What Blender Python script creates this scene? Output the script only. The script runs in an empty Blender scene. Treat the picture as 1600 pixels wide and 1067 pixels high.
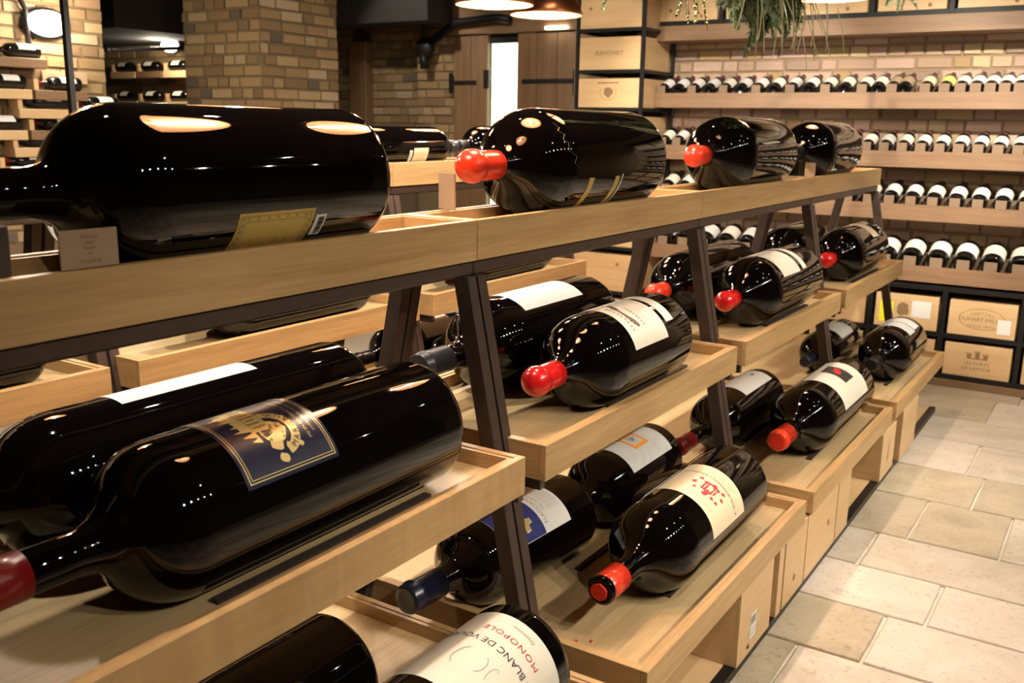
import bpy, bmesh, math, random
from mathutils import Vector, Matrix, Euler
random.seed(7)
PI = math.pi
C = bpy.context.scene.collection
S = bpy.context.scene

# ------------------------------------------------------------------ camera
cam_d = bpy.data.cameras.new('camera'); cam = bpy.data.objects.new('camera', cam_d); C.objects.link(cam)
yaw, pitch, roll = 0.5721, -0.2237, 0.0164
fw = Vector((-math.sin(yaw)*math.cos(pitch), math.cos(yaw)*math.cos(pitch), math.sin(pitch)))
rt = Vector((math.cos(yaw), math.sin(yaw), 0)); up = rt.cross(fw)
r2 = math.cos(roll)*rt + math.sin(roll)*up; u2 = -math.sin(roll)*rt + math.cos(roll)*up
M = Matrix((r2, u2, -fw)).transposed().to_4x4(); M.translation = Vector((0, 0, 1.5))
cam.matrix_world = M
cam_d.sensor_width = 36; cam_d.lens = 1489.12/1600*36; cam_d.clip_start = .05; cam_d.clip_end = 60
cam_d.dof.use_dof = True; cam_d.dof.focus_distance = 2.15; cam_d.dof.aperture_fstop = 6.3
S.camera = cam
# ------------------------------------------------------------------ world, exposure, large lights
w = bpy.data.worlds.new('world'); S.world = w; w.use_nodes = True
w.node_tree.nodes['Background'].inputs[0].default_value = (1, .8, .6, 1)
w.node_tree.nodes['Background'].inputs[1].default_value = .012
S.view_settings.view_transform = 'Standard'; S.view_settings.look = 'None'
S.view_settings.gamma = 1; S.view_settings.use_curve_mapping = False
S.view_settings.exposure = 0.62
WARM = (1, .915, .79)
SPOT_W, PEND_W = 75, 11

def kelvin(o, col): o.data.color = col

def spot_light(parent, loc, target, power, size=75, col=WARM, blend=.6, rad=.03):
    d = bpy.data.lights.new('lamp_light', 'SPOT'); d.energy = power; d.color = col
    d.spot_size = math.radians(size); d.spot_blend = blend; d.shadow_soft_size = rad
    o = bpy.data.objects.new('lamp_light', d); C.objects.link(o)
    o.location = loc
    o.rotation_euler = (Vector(target)-Vector(loc)).to_track_quat('-Z', 'Y').to_euler()
    if parent:
        o.parent = parent; o.matrix_parent_inverse = Matrix.Translation(-parent.location)
    return o

# ------------------------------------------------------------------ helpers
def empty(name, loc=(0, 0, 0), rz=0, label=None, cat=None, group=None):
    o = bpy.data.objects.new(name, None); C.objects.link(o); o.location = loc; o.rotation_euler = (0, 0, rz)
    o.empty_display_size = .05
    tag(o, label, cat, group); return o
def tag(o, label=None, cat=None, group=None, kind=None):
    if label: o['label'] = label
    if cat: o['category'] = cat
    if group: o['group'] = group
    if kind: o['kind'] = kind
    return o
def link(name, me, parent=None, loc=None, mat=None):
    o = bpy.data.objects.new(name, me); C.objects.link(o)
    if mat and not me.materials: me.materials.append(mat)
    if parent: o.parent = parent
    if loc: o.location = loc
    return o
def build(name, bm, mat, parent=None, loc=None, smooth=False, bevel=0):
    if bevel: bmesh.ops.bevel(bm, geom=bm.edges[:], offset=bevel, segments=1, affect='EDGES')
    bmesh.ops.recalc_face_normals(bm, faces=bm.faces[:])
    me = bpy.data.meshes.new(name); bm.to_mesh(me); bm.free()
    if mat:
        for m_ in (mat if isinstance(mat, list) else [mat]): me.materials.append(m_)
    if smooth:
        for p in me.polygons: p.use_smooth = True
    return link(name, me, parent, loc)
def bx(bm, x0, x1, y0, y1, z0, z1, mi=0):
    vs = [bm.verts.new(v) for v in ((x0,y0,z0),(x1,y0,z0),(x1,y1,z0),(x0,y1,z0),(x0,y0,z1),(x1,y0,z1),(x1,y1,z1),(x0,y1,z1))]
    for f in ((0,3,2,1),(4,5,6,7),(0,1,5,4),(1,2,6,5),(2,3,7,6),(3,0,4,7)):
        fc = bm.faces.new([vs[i] for i in f]); fc.material_index = mi
    return vs
def box(name, dims, mat, parent=None, bevel=0, loc=None):
    bm = bmesh.new(); bx(bm, *dims); return build(name, bm, mat, parent, loc, bevel=bevel)
def tube(bm, pts, r, seg=8, mi=0, cap=True):
    pts = [Vector(p) for p in pts]; rings = []
    rr = r if isinstance(r, (list, tuple)) else [r]*len(pts)
    for i, p in enumerate(pts):
        t = (pts[min(i+1, len(pts)-1)]-pts[max(i-1, 0)]).normalized()
        a = t.orthogonal().normalized() if i == 0 else (ax - t*ax.dot(t)).normalized()
        ax = a; b = t.cross(a)
        rings.append([bm.verts.new(p+(a*math.cos(2*PI*k/seg)+b*math.sin(2*PI*k/seg))*rr[i]) for k in range(seg)])
    for i in range(len(rings)-1):
        for k in range(seg):
            f = bm.faces.new((rings[i][k], rings[i][(k+1)%seg], rings[i+1][(k+1)%seg], rings[i+1][k])); f.material_index = mi
    if cap:
        bm.faces.new(rings[0][::-1]).material_index = mi; bm.faces.new(rings[-1]).material_index = mi
def lathe_y(bm, prof, seg=48, mi=0):
    """prof: (y, r) pairs around the Y axis"""
    rings = []
    for y, r in prof:
        if r < 1e-5: rings.append([bm.verts.new((0, y, 0))])
        else: rings.append([bm.verts.new((r*math.sin(2*PI*k/seg), y, r*math.cos(2*PI*k/seg))) for k in range(seg)])
    for a, b in zip(rings, rings[1:]):
        for k in range(seg):
            k2 = (k+1) % seg
            if len(a) == 1 and len(b) == 1: continue
            if len(a) == 1: f = bm.faces.new((a[0], b[k2], b[k]))
            elif len(b) == 1: f = bm.faces.new((a[k], a[k2], b[0]))
            else: f = bm.faces.new((a[k], a[k2], b[k2], b[k]))
            f.material_index = mi
def lathe_z(bm, prof, seg=40, cx=0, cy=0, mi=0):
    rings = []
    for r, z in prof:
        if r < 1e-5: rings.append([bm.verts.new((cx, cy, z))])
        else: rings.append([bm.verts.new((cx+r*math.cos(2*PI*k/seg), cy+r*math.sin(2*PI*k/seg), z)) for k in range(seg)])
    for a, b in zip(rings, rings[1:]):
        for k in range(seg):
            k2 = (k+1) % seg
            if len(a) == 1 and len(b) == 1: continue
            if len(a) == 1: f = bm.faces.new((a[0], b[k2], b[k]))
            elif len(b) == 1: f = bm.faces.new((a[k], a[k2], b[0]))
            else: f = bm.faces.new((a[k], a[k2], b[k2], b[k]))
            f.material_index = mi

# ------------------------------------------------------------------ materials
def new_mat(name):
    m = bpy.data.materials.new(name); m.use_nodes = True
    return m, m.node_tree.nodes, m.node_tree.links, m.node_tree.nodes['Principled BSDF']
def plain(name, col, rough=.5, metal=0, noise=0, coat=0, emit=None, es=0, bump=0, nscale=40, spec=.5):
    m, n, l, b = new_mat(name)
    b.inputs['Base Color'].default_value = (*col, 1); b.inputs['Roughness'].default_value = rough
    b.inputs['Metallic'].default_value = metal; b.inputs['Coat Weight'].default_value = coat
    b.inputs['Specular IOR Level'].default_value = spec
    if emit: b.inputs['Emission Color'].default_value = (*emit, 1); b.inputs['Emission Strength'].default_value = es
    if noise or bump:
        tc = n.new('ShaderNodeTexCoord'); nz = n.new('ShaderNodeTexNoise'); nz.inputs['Scale'].default_value = nscale; nz.inputs['Detail'].default_value = 5
        l.new(tc.outputs['Object'], nz.inputs['Vector'])
        if noise:
            mx = n.new('ShaderNodeMix'); mx.data_type = 'RGBA'
            mx.inputs[6].default_value = tuple(c*(1-noise) for c in col)+(1,); mx.inputs[7].default_value = tuple(min(1, c*(1+noise)) for c in col)+(1,)
            l.new(nz.outputs['Fac'], mx.inputs[0]); l.new(mx.outputs[2], b.inputs['Base Color'])
        if bump:
            bp = n.new('ShaderNodeBump'); bp.inputs['Strength'].default_value = bump; bp.inputs['Distance'].default_value = .004
            l.new(nz.outputs['Fac'], bp.inputs['Height']); l.new(bp.outputs['Normal'], b.inputs['Normal'])
    return m
def wood(name, dark, light, axis='y', scale=1.0, rough=.45, contrast=.5, bands=0):
    m, n, l, b = new_mat(name)
    tc = n.new('ShaderNodeTexCoord'); oi = n.new('ShaderNodeObjectInfo')
    ad = n.new('ShaderNodeVectorMath'); ad.operation = 'ADD'
    ml = n.new('ShaderNodeMath'); ml.operation = 'MULTIPLY'; ml.inputs[1].default_value = 37
    l.new(oi.outputs['Random'], ml.inputs[0]); l.new(tc.outputs['Object'], ad.inputs[0]); l.new(ml.outputs[0], ad.inputs[1])
    mp = n.new('ShaderNodeMapping'); s = [26*scale]*3; s['xyz'.index(axis)] = 1.6*scale; mp.inputs['Scale'].default_value = s
    l.new(ad.outputs[0], mp.inputs['Vector'])
    n1 = n.new('ShaderNodeTexNoise'); n1.inputs['Scale'].default_value = 1; n1.inputs['Detail'].default_value = 6; n1.inputs['Distortion'].default_value = .6
    mp2 = n.new('ShaderNodeMapping'); s = [170*scale]*3; s['xyz'.index(axis)] = 7*scale; mp2.inputs['Scale'].default_value = s
    l.new(ad.outputs[0], mp2.inputs['Vector'])
    n2 = n.new('ShaderNodeTexNoise'); n2.inputs['Scale'].default_value = 1; n2.inputs['Detail'].default_value = 3
    l.new(mp.outputs[0], n1.inputs['Vector']); l.new(mp2.outputs[0], n2.inputs['Vector'])
    mx = n.new('ShaderNodeMath'); mx.operation = 'MULTIPLY_ADD'; mx.inputs[1].default_value = .45
    l.new(n2.outputs['Fac'], mx.inputs[0]); 
    h = n.new('ShaderNodeMath'); h.operation = 'MULTIPLY'; h.inputs[1].default_value = .6; l.new(n1.outputs['Fac'], h.inputs[0]); l.new(h.outputs[0], mx.inputs[2])
    src = mx
    if bands:   # fiddle-back figure across the grain
        mp3 = n.new('ShaderNodeMapping'); s = [3]*3; s['xyz'.index(axis)] = bands; mp3.inputs['Scale'].default_value = s
        l.new(ad.outputs[0], mp3.inputs['Vector'])
        n3 = n.new('ShaderNodeTexNoise'); n3.inputs['Scale'].default_value = 1; n3.inputs['Detail'].default_value = 2; n3.inputs['Distortion'].default_value = 1.2
        l.new(mp3.outputs[0], n3.inputs['Vector'])
        m4 = n.new('ShaderNodeMath'); m4.operation = 'MULTIPLY_ADD'; m4.inputs[1].default_value = .5
        l.new(n3.outputs['Fac'], m4.inputs[0]); hh = n.new('ShaderNodeMath'); hh.operation = 'MULTIPLY'; hh.inputs[1].default_value = .55
        l.new(mx.outputs[0], hh.inputs[0]); l.new(hh.outputs[0], m4.inputs[2]); src = m4
    cr = n.new('ShaderNodeValToRGB'); cr.color_ramp.elements[0].position = .5-contrast*.35; cr.color_ramp.elements[1].position = .5+contrast*.35
    cr.color_ramp.elements[0].color = (*dark, 1); cr.color_ramp.elements[1].color = (*light, 1)
    l.new(src.outputs[0], cr.inputs[0]); l.new(cr.outputs[0], b.inputs['Base Color'])
    b.inputs['Roughness'].default_value = rough
    bp = n.new('ShaderNodeBump'); bp.inputs['Strength'].default_value = .12; bp.inputs['Distance'].default_value = .001
    l.new(n2.outputs['Fac'], bp.inputs['Height']); l.new(bp.outputs[0], b.inputs['Normal'])
    return m
MT = {}
OD, OL = (.37, .215, .085), (.55, .355, .155)
for ax in 'xyz':
    MT['oak_'+ax] = wood('oak_'+ax, OD, OL, ax)
MT['oak_fig'] = wood('figured_oak', (.37, .205, .075), (.60, .39, .17), 'y', bands=14, contrast=.75)
MT['oak_floor'] = wood('oak_tray_floor', (.37, .245, .11), (.59, .43, .225), 'y', scale=.8, contrast=.7)
for ax in 'xyz':
    MT['pine_'+ax] = wood('pine_'+ax, (.54, .34, .155), (.71, .49, .26), ax, scale=.5, contrast=.8)
    MT['shelf_'+ax] = wood('shelf_oak_'+ax, (.185, .102, .052), (.26, .155, .083), ax)
    MT['door_'+ax] = wood('door_oak_'+ax, (.16, .085, .04), (.26, .15, .075), ax, scale=.6)
MT['steel'] = plain('bronzed_steel', (.085, .056, .044), .38, .3, noise=.25)
MT['blacksteel'] = plain('black_steel', (.012, .011, .011), .4, .3)
MT['rubber'] = plain('dark_rubber', (.045, .030, .024), .55)
MT['glass'] = plain('dark_wine_glass', (.0020, .0012, .0012), .03, spec=.5)
MT['glass_far'] = plain('dark_bottle_glass', (.006, .005, .004), .08)
MT['red'] = plain('red_wax', (.62, .012, .012), .22, coat=.4)
MT['red2'] = plain('scarlet_wax', (.78, .045, .016), .25, coat=.3)
MT['darkred'] = plain('dark_red_foil', (.20, .006, .007), .3, coat=.2)
MT['brownfoil'] = plain('brown_foil', (.11, .035, .03), .4)
MT['navycap'] = plain('navy_foil', (.010, .013, .032), .3, coat=.3)
MT['greycap'] = plain('gunmetal_foil', (.07, .07, .075), .28, .7)
MT['blackcap'] = plain('black_foil', (.012, .011, .012), .3)
MT['paper'] = plain('white_paper', (.74, .71, .66), .6)
MT['cream'] = plain('cream_paper', (.83, .67, .44), .6)
MT['ivory'] = plain('ivory_paper', (.80, .75, .62), .6)
MT['yellowpaper'] = plain('yellow_paper', (.85, .70, .22), .6)
MT['goldpaper'] = plain('aged_gold_paper', (.52, .38, .10), .45, .25)
MT['greypaper'] = plain('grey_marbled_paper', (.60, .60, .57), .6, noise=.18, nscale=30)
MT['navy'] = plain('navy_paper', (.010, .010, .034), .3)
MT['bluepaper'] = plain('royal_blue_paper', (.028, .035, .16), .45)
MT['gold'] = plain('gold_foil', (.80, .63, .26), .35, .5)
MT['olivegold'] = plain('olive_gold_ink', (.30, .22, .06), .4, .4)
MT['blackink'] = plain('black_ink', (.03, .027, .025), .6)
MT['greyink'] = plain('grey_ink', (.28, .26, .24), .6)
MT['brownink'] = plain('brown_ink', (.16, .10, .06), .6)
MT['redink'] = plain('crimson_ink', (.50, .05, .06), .6)
MT['brightred'] = plain('bright_red_ink', (.75, .02, .02), .5)
MT['orange'] = plain('orange_ink', (.90, .33, .04), .5)
MT['blueink'] = plain('blue_ink', (.05, .09, .35), .5)
MT['crateink'] = plain('branded_ink', (.26, .15, .07), .7)
MT['yellow'] = plain('yellow_sticker', (.88, .80, .02), .5)
MT['card'] = plain('kraft_card', (.40, .28, .17), .7)
MT['shelfcard'] = plain('brown_kraft_card', (.21, .135, .08), .7)
MT['darkcard'] = plain('dark_card', (.07, .045, .035), .7)
MT['copper'] = plain('copper_shade', (.62, .23, .10), .28, .9)
MT['enamel'] = plain('copper_lining', (.50, .25, .12), .38, .5)
MT['bulb'] = plain('lit_bulb', (1, .9, .7), .4, emit=(1, .82, .55), es=60)
MT['lampglass'] = plain('lit_lamp_glass', (1, .97, .9), .4, emit=(1, .93, .80), es=12)
MT['daylit'] = plain('backlit_glass', (.9, 1, .85), .4, emit=(.90, 1, .74), es=1.25)
MT['spotlens'] = plain('spot_lens', (1, .95, .85), .4, emit=(1, .86, .66), es=120)
MT['plaster'] = plain('dark_plaster', (.022, .018, .016), .85, noise=.15, nscale=6)
MT['ceil'] = plain('dark_ceiling_paint', (.022, .018, .016), .9)
MT['cream_wall'] = plain('warm_plaster', (.045, .035, .026), .85, noise=.1, nscale=5)
MT['iron'] = plain('black_iron', (.014, .012, .012), .5, .4)
MT['mortar'] = plain('lime_mortar', (.20, .14, .075), .95, noise=.2, bump=.5, nscale=60)
MT['mortar2'] = plain('pale_mortar', (.27, .185, .105), .95, noise=.2, bump=.5, nscale=60)
MT['grout'] = plain('pale_grout', (.66, .58, .46), .9, noise=.15, nscale=50)
MT['fir'] = plain('fir_needles', (.13, .19, .085), .6, noise=.5, nscale=12)
MT['fir2'] = plain('pale_fir_needles', (.30, .38, .20), .6, noise=.4, nscale=12)
MT['leaf'] = plain('pale_dried_leaf', (.72, .70, .42), .55, noise=.3, nscale=20)
MT['bark'] = plain('twig_bark', (.07, .045, .025), .8)
MT['knot'] = plain('pine_knot', (.30, .13, .05), .7)
MT['greenlight'] = plain('green_indicator', (.5, .9, .1), .4, emit=(.75, .9, .05), es=3)
MT['greybox'] = plain('grey_plastic', (.20, .19, .17), .5)
MT['switch'] = plain('bottle_glass_clear', (.05, .05, .04), .05)
BR = []
for i, (a, k) in enumerate([((.34, .23, .105), .3), ((.40, .27, .13), .28), ((.29, .185, .085), .32), ((.44, .32, .17), .25), ((.25, .155, .075), .3), ((.38, .235, .125), .3), ((.15, .115, .08), .35), ((.50, .37, .23), .22), ((.52, .36, .27), .2), ((.47, .32, .235), .22), ((.56, .42, .24), .22), ((.42, .28, .185), .25), ((.34, .23, .165), .25)]):
    BR.append(plain('stock_brick_%s' % 'abcdefghijklm'[i], a, .9, noise=k, bump=1.0, nscale=30))
def tile_mat(name, col, col2):
    m, n, l, b = new_mat(name)
    tc = n.new('ShaderNodeTexCoord'); oi = n.new('ShaderNodeObjectInfo'); ad = n.new('ShaderNodeVectorMath'); ad.operation = 'ADD'
    ml = n.new('ShaderNodeMath'); ml.operation = 'MULTIPLY'; ml.inputs[1].default_value = 51
    l.new(oi.outputs['Random'], ml.inputs[0]); l.new(tc.outputs['Object'], ad.inputs[0]); l.new(ml.outputs[0], ad.inputs[1])
    n1 = n.new('ShaderNodeTexNoise'); n1.inputs['Scale'].default_value = 5; n1.inputs['Detail'].default_value = 9; n1.inputs['Roughness'].default_value = .65; n1.inputs['Distortion'].default_value = .8
    l.new(ad.outputs[0], n1.inputs['Vector'])
    cr = n.new('ShaderNodeValToRGB'); cr.color_ramp.elements[0].position = .3; cr.color_ramp.elements[1].position = .68
    cr.color_ramp.elements[0].color = (*col, 1); cr.color_ramp.elements[1].color = (*col2, 1)
    l.new(n1.outputs['Fac'], cr.inputs[0])
    n2 = n.new('ShaderNodeTexNoise'); n2.inputs['Scale'].default_value = 60; n2.inputs['Detail'].default_value = 4
    l.new(ad.outputs[0], n2.inputs['Vector'])
    c2 = n.new('ShaderNodeValToRGB'); c2.color_ramp.elements[0].position = .30; c2.color_ramp.elements[1].position = .42
    c2.color_ramp.elements[0].color = (.72, .66, .58, 1); c2.color_ramp.elements[1].color = (1, 1, 1, 1); l.new(n2.outputs['Fac'], c2.inputs[0])
    mx = n.new('ShaderNodeMix'); mx.data_type = 'RGBA'; mx.blend_type = 'MULTIPLY'; mx.inputs[0].default_value = .8
    l.new(cr.outputs[0], mx.inputs[6]); l.new(c2.outputs[0], mx.inputs[7]); l.new(mx.outputs[2], b.inputs['Base Color'])
    b.inputs['Roughness'].default_value = .55
    bp = n.new('ShaderNodeBump'); bp.inputs['Strength'].default_value = .25; bp.inputs['Distance'].default_value = .002
    l.new(n1.outputs['Fac'], bp.inputs['Height']); l.new(bp.outputs[0], b.inputs['Normal'])
    return m
TL = [tile_mat('limestone_sand', (.46, .395, .31), (.61, .54, .45)), tile_mat('limestone_tan', (.37, .305, .21), (.52, .44, .32)), tile_mat('limestone_rose', (.55, .47, .39), (.68, .59, .50))]

# ------------------------------------------------------------------ text and decals
_txt = {}
def text_mesh(s, size, align='CENTER', space=1.0):
    k = (s, size, align, space)
    if k not in _txt:
        cu = bpy.data.curves.new('lettering', 'FONT'); cu.body = s; cu.size = size; cu.align_x = align; cu.align_y = 'CENTER'; cu.resolution_u = 2
        cu.space_character = space
        o = bpy.data.objects.new('lettering_tmp', cu); C.objects.link(o)
        dg = bpy.context.evaluated_depsgraph_get(); dg.update()
        me = bpy.data.meshes.new_from_object(o.evaluated_get(dg))
        _txt[k] = ([v.co.xy.copy() for v in me.vertices], [tuple(p.vertices) for p in me.polygons])
        bpy.data.objects.remove(o); bpy.data.curves.remove(cu); bpy.data.meshes.remove(me)
    return _txt[k]
def decal(name, items, mapf, mat, parent, smooth=False):
    """items: list of (verts2d, faces); mapf maps (u,v)->3D"""
    vs, fs = [], []
    for v, f in items:
        o = len(vs); vs += [mapf(a[0], a[1]) for a in v]; fs += [tuple(i+o for i in ff) for ff in f]
    me = bpy.data.meshes.new(name); me.from_pydata(vs, [], fs); me.materials.append(mat)
    if smooth:
        for p in me.polygons: p.use_smooth = True
    return link(name, me, parent)
def T(s, size, u=0, v=0, rot=0, sx=1, align='CENTER', space=1.0):
    vs, fs = text_mesh(s, size, align, space); c, sn = math.cos(rot), math.sin(rot)
    return ([(u+(a[0]*sx)*c-a[1]*sn, v+(a[0]*sx)*sn+a[1]*c) for a in vs], fs)
def arc_text(s, size, R, u, v, a0, a1):
    """letters set on an arc of radius R, angle a0 -> a1 (degrees from +v, clockwise)"""
    out = []; n = len(s)
    for i, ch in enumerate(s):
        if ch == ' ': continue
        a = math.radians(a0+(a1-a0)*i/max(1, n-1))
        out.append(T(ch, size, u+R*math.sin(a), v+R*math.cos(a), -a))
    return out
def rect(u0, u1, v0, v1, n=12):
    vs = [(u0+(u1-u0)*i/n, vv) for i in range(n+1) for vv in (v0, v1)]
    return (vs, [(2*i, 2*i+2, 2*i+3, 2*i+1) for i in range(n)])
def frame(u0, u1, v0, v1, t):
    return [rect(u0, u1, v0, v0+t), rect(u0, u1, v1-t, v1), rect(u0, u0+t, v0, v1, 1), rect(u1-t, u1, v0, v1, 1)]
def ring(u, v, ru, rv, t, a0=0, a1=360, n=32):
    vs = []; 
    for i in range(n+1):
        a = math.radians(a0+(a1-a0)*i/n)
        for k in (0, -t): vs.append((u+(ru+k)*math.sin(a), v+(rv+k)*math.cos(a)))
    return (vs, [(2*i, 2*i+1, 2*i+3, 2*i+2) for i in range(n)])
def poly(pts, u=0, v=0, s=1):
    return ([(u+a*s, v+b*s) for a, b in pts], [tuple(range(len(pts)))])
def blob(u, v, r, n=14, jag=.25, seed=1):
    rr = random.Random(seed)
    return poly([(u+r*(1-jag*rr.random())*math.sin(2*PI*i/n), v+r*(1-jag*rr.random())*math.cos(2*PI*i/n)) for i in range(n)])

# ------------------------------------------------------------------ bottles
def bottle_profile(L, R, neck, sh, rn, base_round=.26):
    b = base_round*R; P = [(0, 0), (-.004, R*.55), (0, R-b)]
    P = [(-.022, 0), (-.018, R*.35), (-.004, R*.62), (0, R-b)]
    for i in range(1, 7):
        a = PI/2*i/6; P.append((-(b-b*math.cos(a)), R-b+b*math.sin(a)))
    yb = -(L-neck-sh)
    P += [(yb*.5, R), (yb, R)]
    for t, kk in ((.1, .995), (.2, .98), (.3, .953), (.4, .915), (.5, .862), (.6, .79), (.7, .69), (.78, .585), (.85, .465), (.91, .34), (.96, .235), (1.02, .15), (1.10, .08), (1.22, .03)):
        P.append((yb-sh*t, rn+(R-rn)*kk))
    P += [(yb-sh*1.38, rn), (-(L-.022), rn*.94), (-(L-.022), 0)]
    return P
def capsule_profile(L, rn, kind, cl=.115):
    e = .0022
    if kind == 'wax':
        b = rn*1.21; c0 = L-b*.98
        P = [(-(L-cl), rn+.0005), (-(L-cl), rn+e), (-(L-cl*.75), rn+e), (-(c0-b*.75), rn+e), (-(c0-b*.62), rn+e*.7)]
        for a_ in range(-30, 85, 9):
            a2 = math.radians(a_); P.append((-(c0+b*math.sin(a2)*.98), b*math.cos(a2)))
        P.append((-(c0+b*.985), 0))
    else:
        b = rn*1.12
        P = [(-(L-cl), rn+.0005), (-(L-cl), rn+e), (-(L-cl*.30), rn+e), (-(L-cl*.27), b+.001), (-(L-cl*.22), b+.001), (-(L-cl*.19), rn+e), (-(L-.006), rn+e), (-(L), rn+e-.004), (-(L-.003), (rn)*.6), (-(L-.003), 0)]
    return P
def bottle(label, x, yt, yb, zf, R, cap='wax', capmat='red', neck=.165, sh=None, rn=None, flip=False, labels=(), group=None, cl=.115, seg=56, cat='bottle', yaw=0, wax_drip=False):
    L = abs(yb-yt); rn = rn or .238*R; sh = sh or 1.06*R
    o = empty('wine_bottle', (x, yb, zf+R+.001), (PI if flip else 0)+yaw, label, cat, group)
    bm = bmesh.new(); lathe_y(bm, bottle_profile(L, R, neck, sh, rn), seg); build('glass_body', bm, MT['glass'], o, smooth=True)
    if cap == 'broken':
        bm = bmesh.new(); lathe_y(bm, [(-(L-cl), rn+.0005), (-(L-cl), rn+.003), (-(L-.016), rn+.0035), (-(L-.013), rn+.0005)], 32)
        rr_ = random.Random(3)
        for v in bm.verts:
            if v.co.y < -(L-.0165): v.co.y += rr_.uniform(-.0025, .003)
        build('capsule', bm, MT[capmat], o, smooth=True)
        bm = bmesh.new(); lathe_y(bm, [(-(L-.020), rn+.001), (-(L-.012), rn+.0045), (-(L-.004), rn+.004), (-L, rn), (-(L+.001), rn*.82), (-(L-.003), rn*.72), (-(L-.004), 0)], 32); build('glass_lip', bm, MT['glass'], o, smooth=True)
        bm = bmesh.new(); pts_ = [(rn*(.70+rr_.uniform(-.05, .05))*math.cos(2*PI*k/18)-.003, rn*(.70+rr_.uniform(-.05, .05))*math.sin(2*PI*k/18)-.002) for k in range(18)]
        A_ = [bm.verts.new((a, -(L-.001), b)) for a, b in pts_]; B_ = [bm.verts.new((a*.93, -(L+.004), b*.93)) for a, b in pts_]
        bm.faces.new(B_)
        for k in range(18): bm.faces.new((A_[k], A_[(k+1) % 18], B_[(k+1) % 18], B_[k]))
        build('wax_disc', bm, MT[capmat], o)
    elif cap:
        bm = bmesh.new(); lathe_y(bm, capsule_profile(L, rn, cap, cl), max(24, seg//2)); c_ = build('capsule', bm, MT[capmat], o, smooth=True)
    for fn in labels: fn(o, R, L)
    return o
def on_cyl(R, th0, d0, off=.0012):
    """label space (u right, v towards the neck) onto a cylinder along Y; d0 = distance of v=0 from the base"""
    def f(u, v):
        a = th0-u/(R+off); return ((R+off)*math.sin(a), -(d0+v), (R+off)*math.cos(a))
    return f
def paper(d0, d1, thc, thw, mat, prints=None, name='paper_label', n=20, lab=None, off=.0006):
    """prints(parent, mapf, W, H) draws the print: u in +-W, v in +-H"""
    def fn(o, R, L):
        th = math.radians(thc); hw = math.radians(thw)*(R+off); H = (d1-d0)/2
        mf = on_cyl(R, th, (d0+d1)/2, off)
        c = min(.006, H*.4)
        # rounded-corner sheet as a grid
        vs = []; fs = []
        m_ = n
        for i in range(m_+1):
            u = -hw+2*hw*i/m_
            vs += [(u, -H), (u, H)]
        for i in range(m_): fs.append((2*i, 2*i+2, 2*i+3, 2*i+1))
        p_ = decal(name, [(vs, fs)], mf, MT[mat], o, smooth=True)
        if lab: p_['label'] = lab
        if prints: prints(p_, on_cyl(R, th, (d0+d1)/2, off+.0007), hw, H)
    return fn
def arc_text_low(s, size, R, u, v, a0, a1):
    out = []; n = len(s)
    for i, ch in enumerate(s):
        if ch == ' ': continue
        a = math.radians(a0+(a1-a0)*i/max(1, n-1))
        out.append(T(ch, size, u+R*math.sin(a), v+R*math.cos(a), PI-a))
    return out
def lines(parent, mf, rows, mat='greyink'):
    """faint lines of fine print: (text, size, v, sx)"""
    decal('lettering', [T(s, sz, 0, v, 0, sx) for s, sz, v, sx in rows], mf, MT[mat], parent)
def up_(f, e=.0005):
    return f
def mf_off(mf):
    def g(u, v):
        a = Vector(mf(u, v)); r = math.hypot(a.x, a.z); k = (r+.0006)/r
        return (a.x*k, a.y, a.z*k)
    return g
def pr_navy_crest(p, mf, W, H):
    decal('gold_border', frame(-W+.006, W-.006, -H+.006, H-.006, .0018)+frame(-W+.011, W-.011, -H+.011, H-.011, .0012), mf, MT['gold'], p)
    m2 = mf_off(mf); m3 = mf_off(m2)
    q = -.032
    g = [blob(q+.004, .000, .027, 24, .2, 3), blob(q-.020, .010, .015, 12, .35, 5), blob(q+.022, .012, .017, 12, .35, 6), blob(q-.030, -.012, .008, 10, .4, 8), blob(q-.033, -.034, .006, 8, .3, 4)]
    g += [rect(q+.010, q+.098, -.004, .036, 8), rect(q+.022, q+.05, .036, .050, 3), rect(q+.062, q+.084, .036, .056, 3)]
    for k, (a, b, w_) in enumerate(((.006, .058, .007), (.020, .066, .006), (.034, .062, .007), (.056, .068, .008), (.073, .074, .009), (.092, .060, .007), (-.006, .048, .006))):
        g.append(poly([(q+a-w_, .030), (q+a+w_, .030), (q+a, b)]))
    decal('crest', g, mf, MT['gold'], p)
    decal('crest_shading', [blob(q+.004+.017*math.sin(k*2.4), .002+.017*math.cos(k*1.9), .0042, 7, .6, k) for k in range(10)]+[rect(q+.018+.010*k, q+.0225+.010*k, .002+.003*(k % 3), .026+.004*(k % 2), 1) for k in range(8)]+[rect(q+.016, q+.096, .0285, .0297, 8), rect(q+.02, q+.09, -.0005, .0005, 8)], m2, MT['olivegold'], p)
    decal('ribbon', [ring(q+.004, .000, .049, .046, .016, 96, 262, 30), blob(q-.047, .010, .010, 10, .3, 4), blob(q+.055, .010, .010, 10, .3, 9)], m2, MT['gold'], p)
    decal('lettering', arc_text_low('MARGAUX', .0150, .041, q+.004, .000, 238, 122), m3, MT['navy'], p)
    decal('lettering', [T('CHATEAU', .0105, q+.030, -.016)], m3, MT['navy'], p)
    decal('lettering', [T('MIS EN BOUTEILLE AU CHATEAU', .0080, 0, -.0585, 0, 1.05), T('SOCIETE CIVILE DU CHATEAU MARGAUX', .0056, 0, -.0715, 0, 1.0)], mf, MT['gold'], p)
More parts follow.
